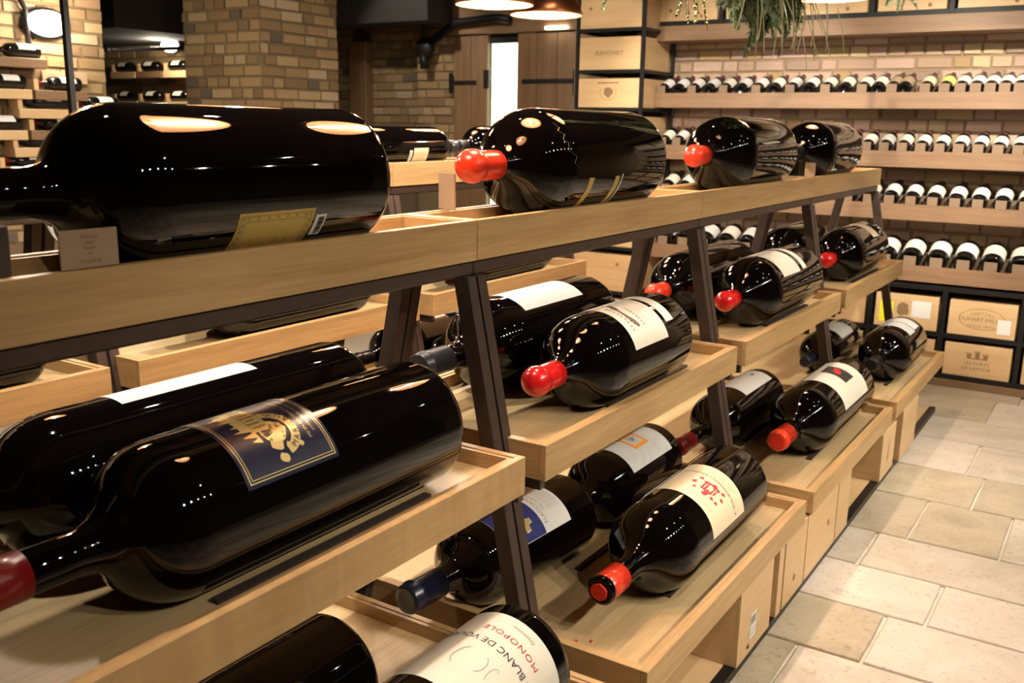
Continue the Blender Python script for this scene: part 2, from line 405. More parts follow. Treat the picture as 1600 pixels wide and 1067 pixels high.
def pr_ornate(p, mf, W, H):
    decal('ornate_border', frame(-W+.005, W-.005, -H+.004, H-.004, .0012)+frame(-W+.015, W-.015, -H+.015, H-.015, .0008)
          + [blob(-W+.010+(2*W-.02)*k/14, s*(H-.0098), .0042, 8, .5, k) for k in range(15) for s in (-1, 1)]
          + [blob(s*(W-.010), -H+.02+(2*H-.04)*k/6, .0042, 8, .5, k+30) for k in range(7) for s in (-1, 1)], mf, MT['olivegold'], p)
    lines(p, mf, [('Grand Vin', .014, .035, 1), ('CHATEAU', .010, .012, 1.2), ('Premier Grand Cru', .010, -.015, 1), ('APPELLATION CONTROLEE', .006, -.035, 1)], 'olivegold')
def pr_barcode(p, mf, W, H):
    rr = random.Random(4)
    decal('barcode', [rect(-W*.8+W*1.6*k/26, -W*.8+W*1.6*k/26+.0006+.0008*rr.random(), -H*.7, H*.35, 1) for k in range(26)], mf, MT['blackink'], p)
    decal('lettering', [T('1 1 1', .006, W*.5, H*.6)], mf, MT['blackink'], p)
def pr_chateau(p, mf, W, H):
    decal('engraving', [blob(.005+.011*k*(-1)**0-.05, .045-.0009*(k-4)**2, .011+.003*math.sin(k), 11, .5, k) for k in range(10)] , mf, MT['brownink'], p)
    decal('engraving', [blob(-.055+.012*k, .066, .006, 9, .6, k+20) for k in range(9)], mf, MT['greyink'], p)
    decal('lettering', [T('CHATEAU  A', .0165, .0, .000, 0, 1.1)], mf, MT['brownink'], p)
    lines(p, mf, [('GRAND CRU CLASSE', .0072, -.022, 1.2), ('APPELLATION CONTROLEE', .006, -.034, 1.1), ('1995', .009, -.050, 1), ('MIS EN BOUTEILLE AU CHATEAU', .0055, -.068, 1.1)])
def pr_script(p, mf, W, H):
    decal('lettering', [ring(.055, .035, .018, .013, .0022, 100, 330, 18)] + [ring(.035-.009*k, .02+.005*math.sin(k*1.3), .0045, .014+.004*math.sin(k*2), .0010, 0, 300, 12) for k in range(9)], mf, MT['blackink'], p)
    lines(p, mf, [('Cuvee', .012, .072, 1), ('Vin de Table', .008, -.055, 1), ('Mis en bouteille au domaine', .006, -.11, 1), ('12% vol', .006, -.13, 1)])
def pr_plain(p, mf, W, H):
    decal('emblem', [ring(.02, -H+.035, .016, .010, .0012), ring(.02, -H+.035, .009, .013, .0010)], mf, MT['greyink'], p)
    lines(p, mf, [('Grand Vin', .007, 0, 1)])
def pr_burgundy(p, mf, W, H):
    decal('lettering', [T("CLOS BLANC DE VOUGEOT", .0235, .020, -.034, 0, 1.0)], mf, MT['blackink'], p)
    decal('lettering', [T('MONOPOLE', .0205, .002, -.075, 0, 1.15, space=1.12)], mf, MT['redink'], p)
    decal('lettering', [ring(.045, .035, .018, .032, .0018, 20, 170, 12), ring(.012, .030, .014, .026, .0014, 190, 340, 12), ring(-.020, .030, .008, .022, .0012, 20, 220, 12)], mf, MT['greyink'], p)
    decal('lettering', [T('2 0 1 1', .015, -.045, .075, 0, 1)], mf, MT['brownink'], p)
    decal('lettering', [T('Domaine', .012, .0, -.108, 0, 1.2)], mf, MT['greyink'], p)
def pr_shield(p, mf, W, H):
    v0 = .012
    g = [blob(-.030+.016*math.cos(k*1.1), v0+.036*math.sin(k*1.1), .0095, 9, .6, k) for k in range(6)] + [blob(.030+.016*math.cos(k*1.3), v0+.034*math.sin(k*1.3), .0095, 9, .6, k+9) for k in range(6)] + [blob(0, v0+.036, .013, 11, .5, 4), blob(-.004, v0-.028, .014, 11, .5, 5), blob(.012, v0-.024, .010, 9, .5, 6)]
    decal('crest', g, mf, MT['redink'], p)
    decal('shield', [poly([(-.020, v0-.018), (.020, v0-.018), (.022, v0+.008), (.010, v0+.026), (-.010, v0+.026), (-.022, v0+.008)])], mf_off(mf), MT['redink'], p)
    decal('shield_stripe', [rect(-.0165+.0095*k, -.0135+.0095*k, v0-.015, v0+.018, 1) for k in range(4)], mf_off(mf_off(mf)), MT['cream'], p)
    decal('lettering', [T('F. TOURIGNAN-LAROSINY', .0165, 0, -.050, 0, 1.05)], mf, MT['brownink'], p)
    lines(p, mf, [('PAUILLAC-MEDOC', .0085, -.070, 1.2), ('APPELLATION CONTROLEE', .007, -.085, 1.2), ('GRAND VIN DE BORDEAUX', .007, .085, 1.2)], 'greyink')
def pr_puzzle(p, mf, W, H):
    decal('blue_field', [rect(-W+.001, W-.001, -.025, H-.001, 20)], mf, MT['bluepaper'], p)
    pc = [(-.022, -.008), (-.008, -.010), (-.006, -.024), (.006, -.024), (.008, -.010), (.022, -.008), (.020, .006), (.008, .008), (.008, .020), (.018, .030), (.006, .036), (0, .024), (-.008, .034), (-.018, .028), (-.008, .018), (-.008, .008), (-.024, .008)]
    def tri(s): 
        v = [(-.040, .040)] + [(-.040+a*s, .036+b*s) for a, b in pc]; n = len(pc)
        return (v, [(0, 1+i, 1+(i+1) % n) for i in range(n)])
    m2 = mf_off(mf); m3 = mf_off(m2)
    decal('emblem_outline', [tri(1.13)], m2, MT['paper'], p); decal('emblem', [tri(1)], m3, MT['goldpaper'], p)
    decal('lettering', [T('FLACCIANELLO', .0185, -.002, -.043, 0, 1.0)], mf, MT['greyink'], p)
    lines(p, mf, [('DELLA PIEVE', .0115, -.063, 1)] + [('Colli della Toscana centrale', .0065, -.080-.0085*k, 1) for k in range(6)])
def pr_orange(p, mf, W, H):
    decal('orange_frame', frame(-.036, .040, -.048, .046, .013), mf, MT['orange'], p)
    decal('emblem', [blob(0.004, .0, .014, 12, .4, 2), ring(.004, .0, .02, .02, .002)], mf, MT['greyink'], p)
    decal('emblem', [blob(.010, -.016, .005, 8, .3, 3)], mf_off(mf), MT['blueink'], p)
    decal('print_dots', [blob(.031, -.03+.02*k, .0022, 6, .1, k) for k in range(4)], mf_off(mf), MT['redink'], p)
def pr_square(p, mf, W, H):
    decal('black_panel', [rect(-.030, .080, -.085, .030, 12)], mf, MT['blackink'], p)
    m2 = mf_off(mf)
    decal('emblem', [poly([(-.012+a*1.6, -.1+b*1.65) if 0 else (.025+a*1.7, -.098+b*1.6) for a, b in ((-.024, .034), (-.006, .043), (-.008, .060), (.002, .066), (.006, .050), (.026, .052), (.010, .040), (.014, .018), (.002, .022), (-.002, .036))])], m2, MT['brightred'], p)
def pr_bluecrest(p, mf, W, H):
    decal('crest', [blob(.02, -.03, .011, 9, .4, 2)], mf, MT['blackink'], p)
    decal('crest', [rect(.035, .06, -.03, -.012, 3)], mf, MT['blueink'], p)
    decal('crest', [rect(-.025, -.012, -.095, -.075, 3)], mf, MT['blackink'], p)
    lines(p, mf, [('GRAND VIN', .009, -.055, 1), ('Mis en bouteille', .006, -.07, 1)])
def pr_two(p, mf, W, H):
    lines(p, mf, [('CHATEAU', .012, 0, 1), ('Grand Cru', .008, -.03, 1)], 'goldpaper')
    decal('fine_rule', [rect(-W*.8, W*.8, H-.02, H-.018, 12)], mf, MT['goldpaper'], p)
def pr_cream(p, mf, W, H):
    lines(p, mf, [('GRAND VIN', .012, .01, 1), ('Chateau', .010, -.015, 1), ('1990', .010, -.035, 1)], 'brownink')
def pr_crestwhite(p, mf, W, H):
    decal('crest', [blob(-.02+.02*k, -.02+.01*(k % 2), .013, 10, .5, k) for k in range(4)], mf, MT['greyink'], p)
    decal('crest', [blob(.035, -.045, .011, 8, .4, 3)], mf, MT['blueink'], p)
    decal('crest', [blob(.0, .03, .012, 8, .4, 5)], mf, MT['goldpaper'], p)

# ------------------------------------------------------------------ room shell
def struct(name, dims, mat):
    o = box(name, dims, MT[mat]); o['kind'] = 'structure'; return o
XL, XR, YF, YB, ZC = -9.2, 2.4, -2.0, 7.25, 3.0
fl = struct('floor', (XL, XR, YF, YB, -.06, -.012), 'grout')
struct('ceiling', (XL, XR, YF, YB, ZC, ZC+.05), 'ceil')
struct('wall_right', (XR, XR+.1, YF, YB, 0, ZC), 'cream_wall')
struct('wall_front', (XL, XR, YF-.1, YF, 0, ZC), 'cream_wall')
WY = 6.42
wb = struct('wall_back', (-3.62, XR, WY, YB, 0, ZC), 'mortar2')
wd = struct('wall_door', (-6.9, -3.6, YB-.05, YB+.1, 0, ZC), 'mortar')
LX, LY = -5.7, 3.93
wl = struct('wall_left', (LX-.25, LX, .4, LY, 0, ZC), 'mortar')
struct('wall_left_far', (XL-.1, XL, YF, YB, 0, ZC), 'cream_wall')
wr = struct('wall_recess', (XL, -6.2, 5.55, 5.75, 0, ZC), 'mortar')
PX, PY = -5.10, 4.72
pil = struct('wall_pillar', (PX-.78, PX, PY, PY+.74, 0, ZC), 'mortar')
pi2 = struct('wall_pilaster', (-5.56, -5.14, 7.0, 7.19, 0, ZC), 'mortar')

# ---- bricks (stretchers and headers in random bond), proud of the mortar
_bm = {}
def brick_mesh(var, mi):
    k = (var, mi)
    if k not in _bm:
        rr = random.Random(var*13+1)
        j = lambda a: a+rr.uniform(-.035, .035)
        bm = bmesh.new()
        c = .07
        outer = [(0, 0), (1, 0), (1, 1), (0, 1)]
        back = [bm.verts.new((a, b, 0)) for a, b in outer]
        mid = [bm.verts.new((a+rr.uniform(-.012, .012), b+rr.uniform(-.05, .05), .6)) for a, b in outer]
        fr = [bm.verts.new((a+(c*.5 if a == 0 else -c*.5)+rr.uniform(-.015, .015), b+(c*1.3 if b == 0 else -c*1.3)+rr.uniform(-.05, .05), 1+rr.uniform(-.35, .2))) for a, b in outer]
        for A, B_ in ((back, mid), (mid, fr)):
            for i in range(4): bm.faces.new((A[i], A[(i+1) % 4], B_[(i+1) % 4], B_[i]))
        bm.faces.new(fr)
        bmesh.ops.recalc_face_normals(bm, faces=bm.faces[:])
        me = bpy.data.meshes.new('brick'); bm.to_mesh(me); bm.free(); me.materials.append(BR[mi]); _bm[k] = me
    return _bm[k]
def brick_wall(parent, org, udir, nrm, width, zr, lim, sz=1.0, key=None, wts=(3, 3, 3, 2, 3, 2, 1, 1, 0, 0, 0, 0, 0), skip=None, seed=1):
    """lays bricks over width x (zr[0]..zr[1]); the lim nearest the camera are parts, the rest one joined part"""
    rr = random.Random(seed); H_ = .075*sz; out = []
    z = zr[0]; row = 0
    while z+H_ <= zr[1]+.01:
        u = -rr.random()*.1
        while u < width:
            l = (.222 if rr.random() < .55 else .110)*sz*rr.uniform(.9, 1.08)
            a, b = max(u, 0), min(u+l-.014, width)
            if b-a > .03: out.append((a, b, z, z+H_-.0135+rr.uniform(-.003, .002)))
            u += l
        z += H_; row += 1
    def P(u, zz): return Vector(org)+Vector(udir)*u+Vector((0, 0, zz))
    camp = Vector((0, 0, 1.5))
    vis = []
    for q in out:
        c = P((q[0]+q[1])/2, (q[2]+q[3])/2)
        d = (c-camp).length
        if skip and skip(c): d += 100
        vis.append((d, q))
    vis.sort(key=lambda t: t[0])
    bm = bmesh.new()
    U, N = Vector(udir), Vector(nrm)
    for i, (d, q) in enumerate(vis):
        mi = rr.choices(range(13), wts)[0]; var = rr.randrange(4)
        dep = .008+rr.random()*.006
        pos = P(q[0], q[2])
        m = Matrix(((U.x*(q[1]-q[0]), 0, N.x*dep, pos.x), (U.y*(q[1]-q[0]), 0, N.y*dep, pos.y), (0, q[3]-q[2], 0, pos.z), (0, 0, 0, 1)))
        if i < lim and d < 90:
            o = bpy.data.objects.new('brick', brick_mesh(var, mi)); C.objects.link(o); o.parent = parent; o.matrix_basis = m
        else:
            me = brick_mesh(var, 0); n0 = len(bm.verts)
            vs = [bm.verts.new(m @ v.co) for v in me.vertices]
            for p in me.polygons:
                f = bm.faces.new([vs[k] for k in p.vertices]); f.material_index = mi
    if len(bm.verts):
        o = build('brickwork', bm, BR, parent); o['kind'] = 'stuff'
    else: bm.free()
brick_wall(wb, (-3.3, WY, 0), (1, 0, 0), (0, -1, 0), 3.9, (.75, 2.3), 300, seed=3, wts=(0, 1, 0, 1, 0, 0, 0, 1, 3, 3, 2, 3, 2), skip=lambda c: c.x > .35 or c.x < -2.95)
brick_wall(wd, (-6.9, YB-.05, 0), (1, 0, 0), (0, -1, 0), 3.25, (.9, 2.7), 230, seed=5, skip=lambda c: c.z < 1.35 or c.x > -5.0)
brick_wall(pi2, (-5.56, 7.0, 0), (1, 0, 0), (0, -1, 0), .42, (.9, 2.7), 60, seed=6, skip=lambda c: c.z < 1.35)
brick_wall(pil, (PX-.78, PY, 0), (1, 0, 0), (0, -1, 0), .78, (.9, 2.7), 130, seed=8, skip=lambda c: c.z < 1.35)
brick_wall(pil, (PX, PY, 0), (0, 1, 0), (1, 0, 0), .74, (.9, 2.7), 130, seed=9, skip=lambda c: c.z < 1.35)
brick_wall(wl, (LX, .9, 0), (0, 1, 0), (1, 0, 0), LY-.9, (.75, 2.7), 290, seed=11, skip=lambda c: c.y < 2.6 or c.z < 1.0)
brick_wall(wr, (-8.8, 5.55, 0), (1, 0, 0), (0, -1, 0), 2.6, (.9, 2.5), 250, seed=12, skip=lambda c: c.z < 1.4 or c.x < -8.3)

# ---- floor slabs
ys = [-2.0, -1.55, -1.2, -.8, -.45, 0, .38, .8, 1.15, 1.6, 1.95, 2.31, 2.645, 2.975, 3.30, 3.63, 4.085, 4.51, 5.0, 5.42, 5.9, 6.4]
joints = {2.31: [-.67, -.1], 2.645: [-.485, .25], 2.975: [-.37, .35], 3.30: [-.655, .05], 3.63: [-.55, -.237, .4], 4.085: [-.39, .1], 4.51: [-.47, .0], 5.0: [-.25], 5.42: [-.5]}
rr = random.Random(21); tb = bmesh.new()
for i in range(len(ys)-1):
    y0, y1 = ys[i], ys[i+1]
    js = list(joints.get(y0, [-.6+rr.random()*.3])); x = js[-1]
    while x < XR-.3: x += rr.uniform(.38, .68); js.append(min(x, XR))
    x = js[0]
    pre = []
    while x > -1.4: x -= rr.uniform(.38, .62); pre.append(x)
    js = pre[::-1]+js
    for a, b in zip(js, js[1:]):
        g = .006
        if b-a < .05: continue
        dz = rr.uniform(-.0012, .0012)
        mi = rr.choices([0, 1, 2], [4, 3, 3])[0]
        if y0 == 2.645 and a < -.6 or (y0 == 3.63 and a < -.5): mi = 1
        if y0 > 1.9 and b > -.95 and a < .9:
            bm = bmesh.new(); cx, cy = (a+b)/2, (y0+y1)/2
            # slab with slightly ragged edges
            hx, hy = (b-a)/2-g, (y1-y0)/2-g; top = []; low = []; out_ = []
            N_ = 5
            ring_ = [(-hx+2*hx*k/N_, -hy) for k in range(N_)]+[(hx, -hy+2*hy*k/N_) for k in range(N_)]+[(hx-2*hx*k/N_, hy) for k in range(N_)]+[(-hx, hy-2*hy*k/N_) for k in range(N_)]
            for px_, py_ in ring_:
                j1, j2 = rr.uniform(-.0022, .0022), rr.uniform(-.0022, .0022)
                top.append(bm.verts.new((px_*.992+j1, py_*.992+j2, dz))); out_.append(bm.verts.new((px_+j1, py_+j2, dz-.004)))
                low.append(bm.verts.new((px_+j1, py_+j2, -.0115)))
            n_ = len(top); bm.faces.new(top)
            for A, B_ in ((out_, top), (low, out_)):
                for k in range(n_): bm.faces.new((A[k], A[(k+1) % n_], B_[(k+1) % n_], B_[k]))
            build('stone_slab', bm, TL[mi], fl, (cx, cy, 0))
        else:
            bx(tb, a+g, b-g, y0+g, y1-g, -.0115, dz, mi)
o = build('stone_paving', tb, TL, fl); o['kind'] = 'stuff'

# ------------------------------------------------------------------ display racks
XC, P0, PITCH = -1.275, 1.674, 1.27
ZT = (1.3006, .8225, .3483); HF = (.0873, .0828, .0759)
HWD = (.105, .2775, .5285)
FLR = (ZT[0]-.030, ZT[1]-.035, ZT[2]-.035)
def tray(tier, xc, y0, y1, label, group, fig=False, strips=(), card=None, dz=0):
    hw = HWD[tier]; z1 = ZT[tier]+dz; z0 = z1-HF[tier]; fz = FLR[tier]+dz; t = .017
    o = empty('display_tray', (xc, y0, z0), 0, label, 'tray', group)
    L = y1-y0; h = HF[tier]
    def B(name, d, mat, bev=.0012):
        return box(name, d, MT[mat], o, bev)
    fm = 'oak_fig' if fig else 'oak_y'
    B('front_board', (hw-t, hw, 0, L, 0, h), fm)
    B('back_board', (-hw, -hw+t, 0, L, 0, h), 'oak_y')
    B('end_board', (-hw+t, hw-t, 0, t, 0, h), 'oak_x'); B('end_board', (-hw+t, hw-t, L-t, L, 0, h), 'oak_x')
    # inner lining strips, a hair lower than the boards
    s = .011
    B('lining_strip', (hw-t-s-.001, hw-t-.001, t+.001, L-t-.001, fz-z0, h-.0025), 'oak_y', 0); B('lining_strip', (-hw+t+.001, -hw+t+s+.001, t+.001, L-t-.001, fz-z0, h-.0025), 'oak_y', 0)
    B('lining_strip', (-hw+t+s+.001, hw-t-s-.001, t+.001, t+s, fz-z0, h-.0025), 'oak_x', 0); B('lining_strip', (-hw+t+s+.001, hw-t-s-.001, L-t-s, L-t-.001, fz-z0, h-.0025), 'oak_x', 0)
    B('tray_floor', (-hw+t+.0005, hw-t-.0005, t+.0005, L-t-.0005, fz-z0-.016, fz-z0), 'oak_floor', 0)
    for (sx, sa, sb) in strips:      # dark strips that keep a bottle from rolling
        for k in (-1, 1):
            bm = bmesh.new()
            w_ = .009; xx = sx-xc+k*.052
            vs = bx(bm, xx-w_, xx+w_, sa-y0, sb-y0, fz-z0+.0003, fz-z0+.0085)
            for i in (4, 5, 6, 7): vs[i].co.x -= k*-.002
            build('support_strip', bm, MT['rubber'], o)
    if card:
        box('price_slip', (card[0]-xc, card[0]-xc+.05, card[1]-y0, card[1]-y0+.06, fz-z0+.0004, fz-z0+.0012), MT['paper'], o)
    return o
def slant(bm, x0, z0, x1, z1, w, ya, yb):
    """leg: parallelogram section from (x0,z0) to (x1,z1), width w in x"""
    vs = [bm.verts.new(v) for v in ((x0, ya, z0), (x0+w, ya, z0), (x0+w, yb, z0), (x0, yb, z0), (x1, ya, z1), (x1+w, ya, z1), (x1+w, yb, z1), (x1, yb, z1))]
    for f in ((0,3,2,1),(4,5,6,7),(0,1,5,4),(1,2,6,5),(2,3,7,6),(3,0,4,7)): bm.faces.new([vs[i] for i in f])
def rack_frame(xc, k, label, group, brace=False, dy=0, dz=0):
    y0 = P0+(k-1)*PITCH+dy; o = empty('rack_frame', (xc, y0, dz), 0, label, 'rack', group)
    st = MT['steel']
    for ya in (.004, PITCH-.034):
        for s in (1, -1):
            bm = bmesh.new()
            # leg outer edge leans out towards the floor
            top, bot = .104, .345
            if s > 0: slant(bm, bot-.04, .004, top-.04, 1.180, .04, ya, ya+.030)
            else: slant(bm, -bot, .004, -top, 1.180, .04, ya, ya+.030)
            build('leg', bm, st, o, bevel=.0015)
        for zz, hw in ((ZT[1]-HF[1]-.0305, .255), (ZT[2]-HF[2]-.0305, .50)):
            box('cross_bar', (-hw, hw, ya+(.031 if ya < .1 else -.021), ya+(.051 if ya < .1 else -.001), zz, zz+.030), st, o, .001)
    for s in (1, -1):
        box('top_rail', (s*.083-.012, s*.083+.012, .002, PITCH-.002, ZT[0]-HF[0]-.0325, ZT[0]-HF[0]-.0005), st, o, .004)
        box('base_rail', (s*.497-.016, s*.497+.016, .0, PITCH, .0, .028), MT['blacksteel'], o, .001)
    box('base_board', (-.48, .48, .04, PITCH-.04, .002, .0285), MT['pine_y'], o, .001)
    if dz:
        for s in (1, -1):
            for ya in (.004, PITCH-.034): box('foot', (s*.325-.02, s*.325+.02, ya, ya+.03, -dz+.0005, .0035), st, o, .001)
    if brace:
        for dy in (0, .035):
            bm = bmesh.new(); slant(bm, .475, .03, .40, .27, .014, .72+dy, .734+dy); build('brace', bm, st, o)
    return o
ORD = ['first', 'second', 'third', 'fourth', 'fifth', 'sixth', 'seventh', 'eighth', 'ninth', 'tenth', 'eleventh', 'twelfth', 'thirteenth', 'fourteenth', 'fifteenth', 'sixteenth', 'seventeenth', 'eighteenth', 'nineteenth', 'twentieth', 'twenty-first', 'twenty-second', 'twenty-third', 'twenty-fourth', 'twenty-fifth', 'twenty-sixth', 'twenty-seventh', 'twenty-eighth', 'twenty-ninth', 'thirtieth', 'thirty-first', 'thirty-second']
bayn = ['nearest bay', 'second bay', 'third bay', 'farthest bay']
tn = ['top', 'middle', 'lowest']
for k in range(4):
    y0 = P0+(k-1)*PITCH
    rack_frame(XC, k, 'dark bronze A-shaped steel frame of the front rack, %s' % bayn[k], 'steel frames of the front rack', brace=(k == 2))
    tray(0, XC, y0+.001, y0+PITCH-.001, 'narrow oak tray on top of the front rack, %s' % bayn[k], 'top trays of the front rack', strips=[(XC, y0+.42, y0+.95)] if k != 1 else [(XC, 2.02, 2.5)])
    tray(1, XC, y0+.0184, y0+.0184+1.187, 'oak tray on the middle tier of the front rack, %s' % bayn[k], 'middle trays of the front rack', fig=(k == 0),
         strips=[(-1.135, y0+.46, y0+.98), (-1.42, y0+.46, y0+.98)], card=(-1.075, y0+.05) if k == 1 else None)
    tray(2, XC, y0+.0492, y0+.0492+1.185, 'wide oak tray on the lowest tier of the front rack, %s' % bayn[k], 'lowest trays of the front rack',
         strips=[(-.93, y0+.45, y0+1.0), (-1.195, y0+.45, y0+1.0)], card=(-.86, y0+.05) if k == 2 else None)

# ---- the big bottles of the front rack
F0, F1, F2 = FLR
SH = .172
bottle('giant dark wine bottle with gold label low on its side, nearest on top tray', XC, .50, 1.385, F0, .126, 'wax', 'red', neck=.285, sh=.115, rn=.036,
       labels=[paper(.208, .372, 150, 42, 'goldpaper', pr_ornate), paper(.177, .202, 124, 10, 'paper', pr_barcode, 'barcode_label')], seg=80)
def squiggle(o, R, L):
    mf = on_cyl(R, math.radians(62), .55, .0006)
    pts = [(.045, .05), (.03, .036), (.02, .052), (.01, .03), (-.004, .048), (-.012, .026), (-.03, .036), (-.045, .0), (-.062, .012), (-.075, -.012)]
    it = []
    for (a, b), (c, d) in zip(pts, pts[1:]):
        it.append(([(a, b), (c, d), (c+.0015, d+.002), (a+.0015, b+.002)], [(0, 1, 2, 3)]))
    decal('gold_drawing', it, mf, MT['olivegold'], o)
bottle('big red-capped bottle with fine gold drawing on its side, second on the top tray', XC, 1.76, 2.60, F0, .135, 'wax', 'red2', neck=.17, sh=.135, rn=.0325, cl=.145,
       labels=[paper(.452, .478, 128, 24, 'goldpaper', None, 'gold_strip'), paper(.310, .335, 128, 24, 'goldpaper', None, 'gold_strip'), paper(.293, .299, 128, 26, 'paper', None, 'label_edge'), squiggle], seg=72)
bottle('red-capped bottle with a white label facing up, third on the top tray', XC, 3.07, 3.86, F0, .135, 'wax', 'red2', labels=[paper(.18, .42, -42, 40, 'ivory', pr_cream)])
bottle('dark bottle farthest along the top tray, its neck hidden behind a red-capped one', XC, 4.16, 4.93, F0, .133, 'foil', 'blackcap', labels=[paper(.18, .42, -100, 40, 'ivory')])
bottle('large bottle with navy and gold crest label and dark red capsule, front of middle tray', -1.16, .47, 1.46, F1, .125, 'wax', 'darkred', neck=.265, sh=.115, rn=.032, cl=.15,
       labels=[paper(.358, .552, 18, 49, 'navy', pr_navy_crest)], seg=80)
bottle('large bottle with plain white label behind the navy-labelled one', -1.425, .56, 1.51, F1, .122, 'wax', 'blackcap', labels=[paper(.265, .565, -28, 44, 'paper', pr_plain)], seg=72)
bottle('red-waxed bottle with white chateau engraving label, front of middle tray in second bay', -1.125, 1.82, 2.53, F1, .123, 'wax', 'red', rn=.031, cl=.125, labels=[paper(.185, .385, 24, 49, 'ivory', pr_chateau), paper(.118, .165, 12, 42, 'ivory', None, 'vintage_label')], seg=72)
bottle('bottle with grey foil capsule and white script label, rear of middle tray in second bay', -1.42, 1.78, 2.64, F1, .127, 'foil', 'greycap', neck=.2, rn=.032, labels=[paper(.18, .50, -5, 46, 'paper', pr_script)], seg=72)
bottle('red-waxed bottle with two white label bands, front of middle tray in third bay', -1.144, 3.10, 3.93, F1, .126, 'wax', 'red', labels=[paper(.30, .50, 15, 47, 'ivory', pr_two), paper(.215, .262, 15, 45, 'ivory', None, 'vintage_label')])
bottle('red-waxed bottle with bare dark glass, rear of middle tray in third bay', -1.41, 3.10, 3.93, F1, .125, 'wax', 'red2')
bottle('red-waxed bottle with small cream label, front of middle tray in farthest bay', -1.155, 4.42, 5.2, F1, .125, 'wax', 'red', labels=[paper(.18, .29, 12, 42, 'cream')])
bottle('dark bottle half hidden at the rear of middle tray in farthest bay', -1.41, 4.37, 5.05, F1, .125, 'wax', 'blackcap')
bottle('bottle with large white burgundy label reading MONOPOLE, bottom edge of the picture', -.925, .72, 1.50, F2, .123, 'foil', 'blackcap', labels=[paper(.065, .33, 27, 62, 'ivory', pr_burgundy)], seg=72)
bottle('dark bottle without visible label, lowest tray under the navy-labelled bottle', -1.215, .50, 1.265, F2, .121, 'foil', 'blackcap', seg=72)
bottle('bottle with cream label and red crest, red wax broken open at its mouth, lowest tray', -.928, 1.84, 2.71, F2, .122, 'broken', 'red2', neck=.19, rn=.032, cl=.095, labels=[paper(.235, .465, 31, 54, 'cream', pr_shield)], seg=72)
bottle('bottle with navy capsule and blue and white puzzle-piece label, lowest tray', -1.245, 1.56, 2.24, F2, .112, 'foil', 'navycap', yaw=-.06, neck=.17, sh=.105, rn=.034, labels=[paper(.14, .42, 20, 46, 'paper', pr_puzzle)])
bottle('dark bottle with orange-framed grey label, behind the puzzle-piece bottle', -1.245, 2.265, 2.83, F2, .112, 'foil', 'blackcap', neck=.10, sh=.085, rn=.027, cl=.06, labels=[paper(.075, .355, 10, 48, 'greypaper', pr_orange)])
bottle('red-capped bottle with black square and red figure on white label, lowest tray', -.932, 3.16, 4.10, F2, .124, 'foil', 'red2', neck=.2, rn=.034, labels=[paper(.15, .50, 26, 52, 'ivory', pr_square)])
bottle('small red-capped bottle with white label and blue mark, lowest tray in third bay', -1.205, 2.93, 3.80, F2, .108, 'foil', 'darkred', neck=.28, rn=.028, labels=[paper(.07, .376, -8, 45, 'paper', pr_bluecrest)])
bottle('dark-capped bottle with pale grey band label, lowest tray in farthest bay', -.92, 4.50, 5.2, F2, .125, 'foil', 'blackcap', labels=[paper(.20, .32, 4, 42, 'greypaper'), paper(.08, .19, 4, 38, 'paper', None, 'round_label')])
bottle('dark bottle with light grey label, behind in lowest tray in farthest bay', -1.22, 4.48, 5.2, F2, .10, 'foil', 'navycap', labels=[paper(.13, .36, 10, 42, 'greypaper')])

# price card, card block and loose wax on the front rack
pc = empty('price_card', (-1.176, .724, 1.302), 0, 'beige price card standing on the top tray beside the giant bottle', 'card')
box('card_sheet', (-.0015, .0015, 0, .086, 0, .052), MT['card'], pc)
decal('lettering', [T(s, z_, .043, v) for s, z_, v in (('Masseto', .0078, .042), ('2006', .006, .034), ('Toscana', .006, .027), ('15L', .005, .020), ('£14,640.00', .0075, .009))], lambda u, v: (.0019, u, v), MT['brownink'], pc)
dc = empty('card_holder', (-1.19, .595, 1.3015), 0, 'dark brown card block at the left edge of the top tray', 'card')
box('block', (-.008, .008, 0, .068, 0, .065), MT['darkcard'], dc, .002)
for n_, (yy, xx, lab) in enumerate(((1.86, -1.33, 'blank beige card standing behind the second top bottle'), (4.20, -1.19, 'blank beige card standing on the top tray far end'))):
    o = box('price_card', (-.002, .002, -.035, .035, 0, .085 if n_ == 0 else .06), MT['card'], None, 0, (xx, yy, FLR[0]+.001) if n_ == 0 else (xx, yy, ZT[0]+.0005))
    o.rotation_euler.z = 1.2 if n_ == 0 else .9
    if n_ == 0: o.location = (-1.368, 1.83, ZT[0]+.0006)
    tag(o, lab, 'card')
for n_, (xx, yy) in enumerate(((-.965, 1.80), (-.935, 1.82))):
    bm = bmesh.new(); bmesh.ops.create_icosphere(bm, subdivisions=1, radius=.005)
    for v in bm.verts: v.co = Vector((v.co.x*random.uniform(.6, 1.3), v.co.y*random.uniform(.6, 1.3), v.co.z*.45))
    o = build('wax_crumb', bm, MT['brightred'], None, (xx, yy, FLR[2]+.0024)); tag(o, 'crumb of red wax on the lowest tray under the broken capsule, %s' % ('left' if n_ == 0 else 'right'), 'wax', 'crumbs of red wax')

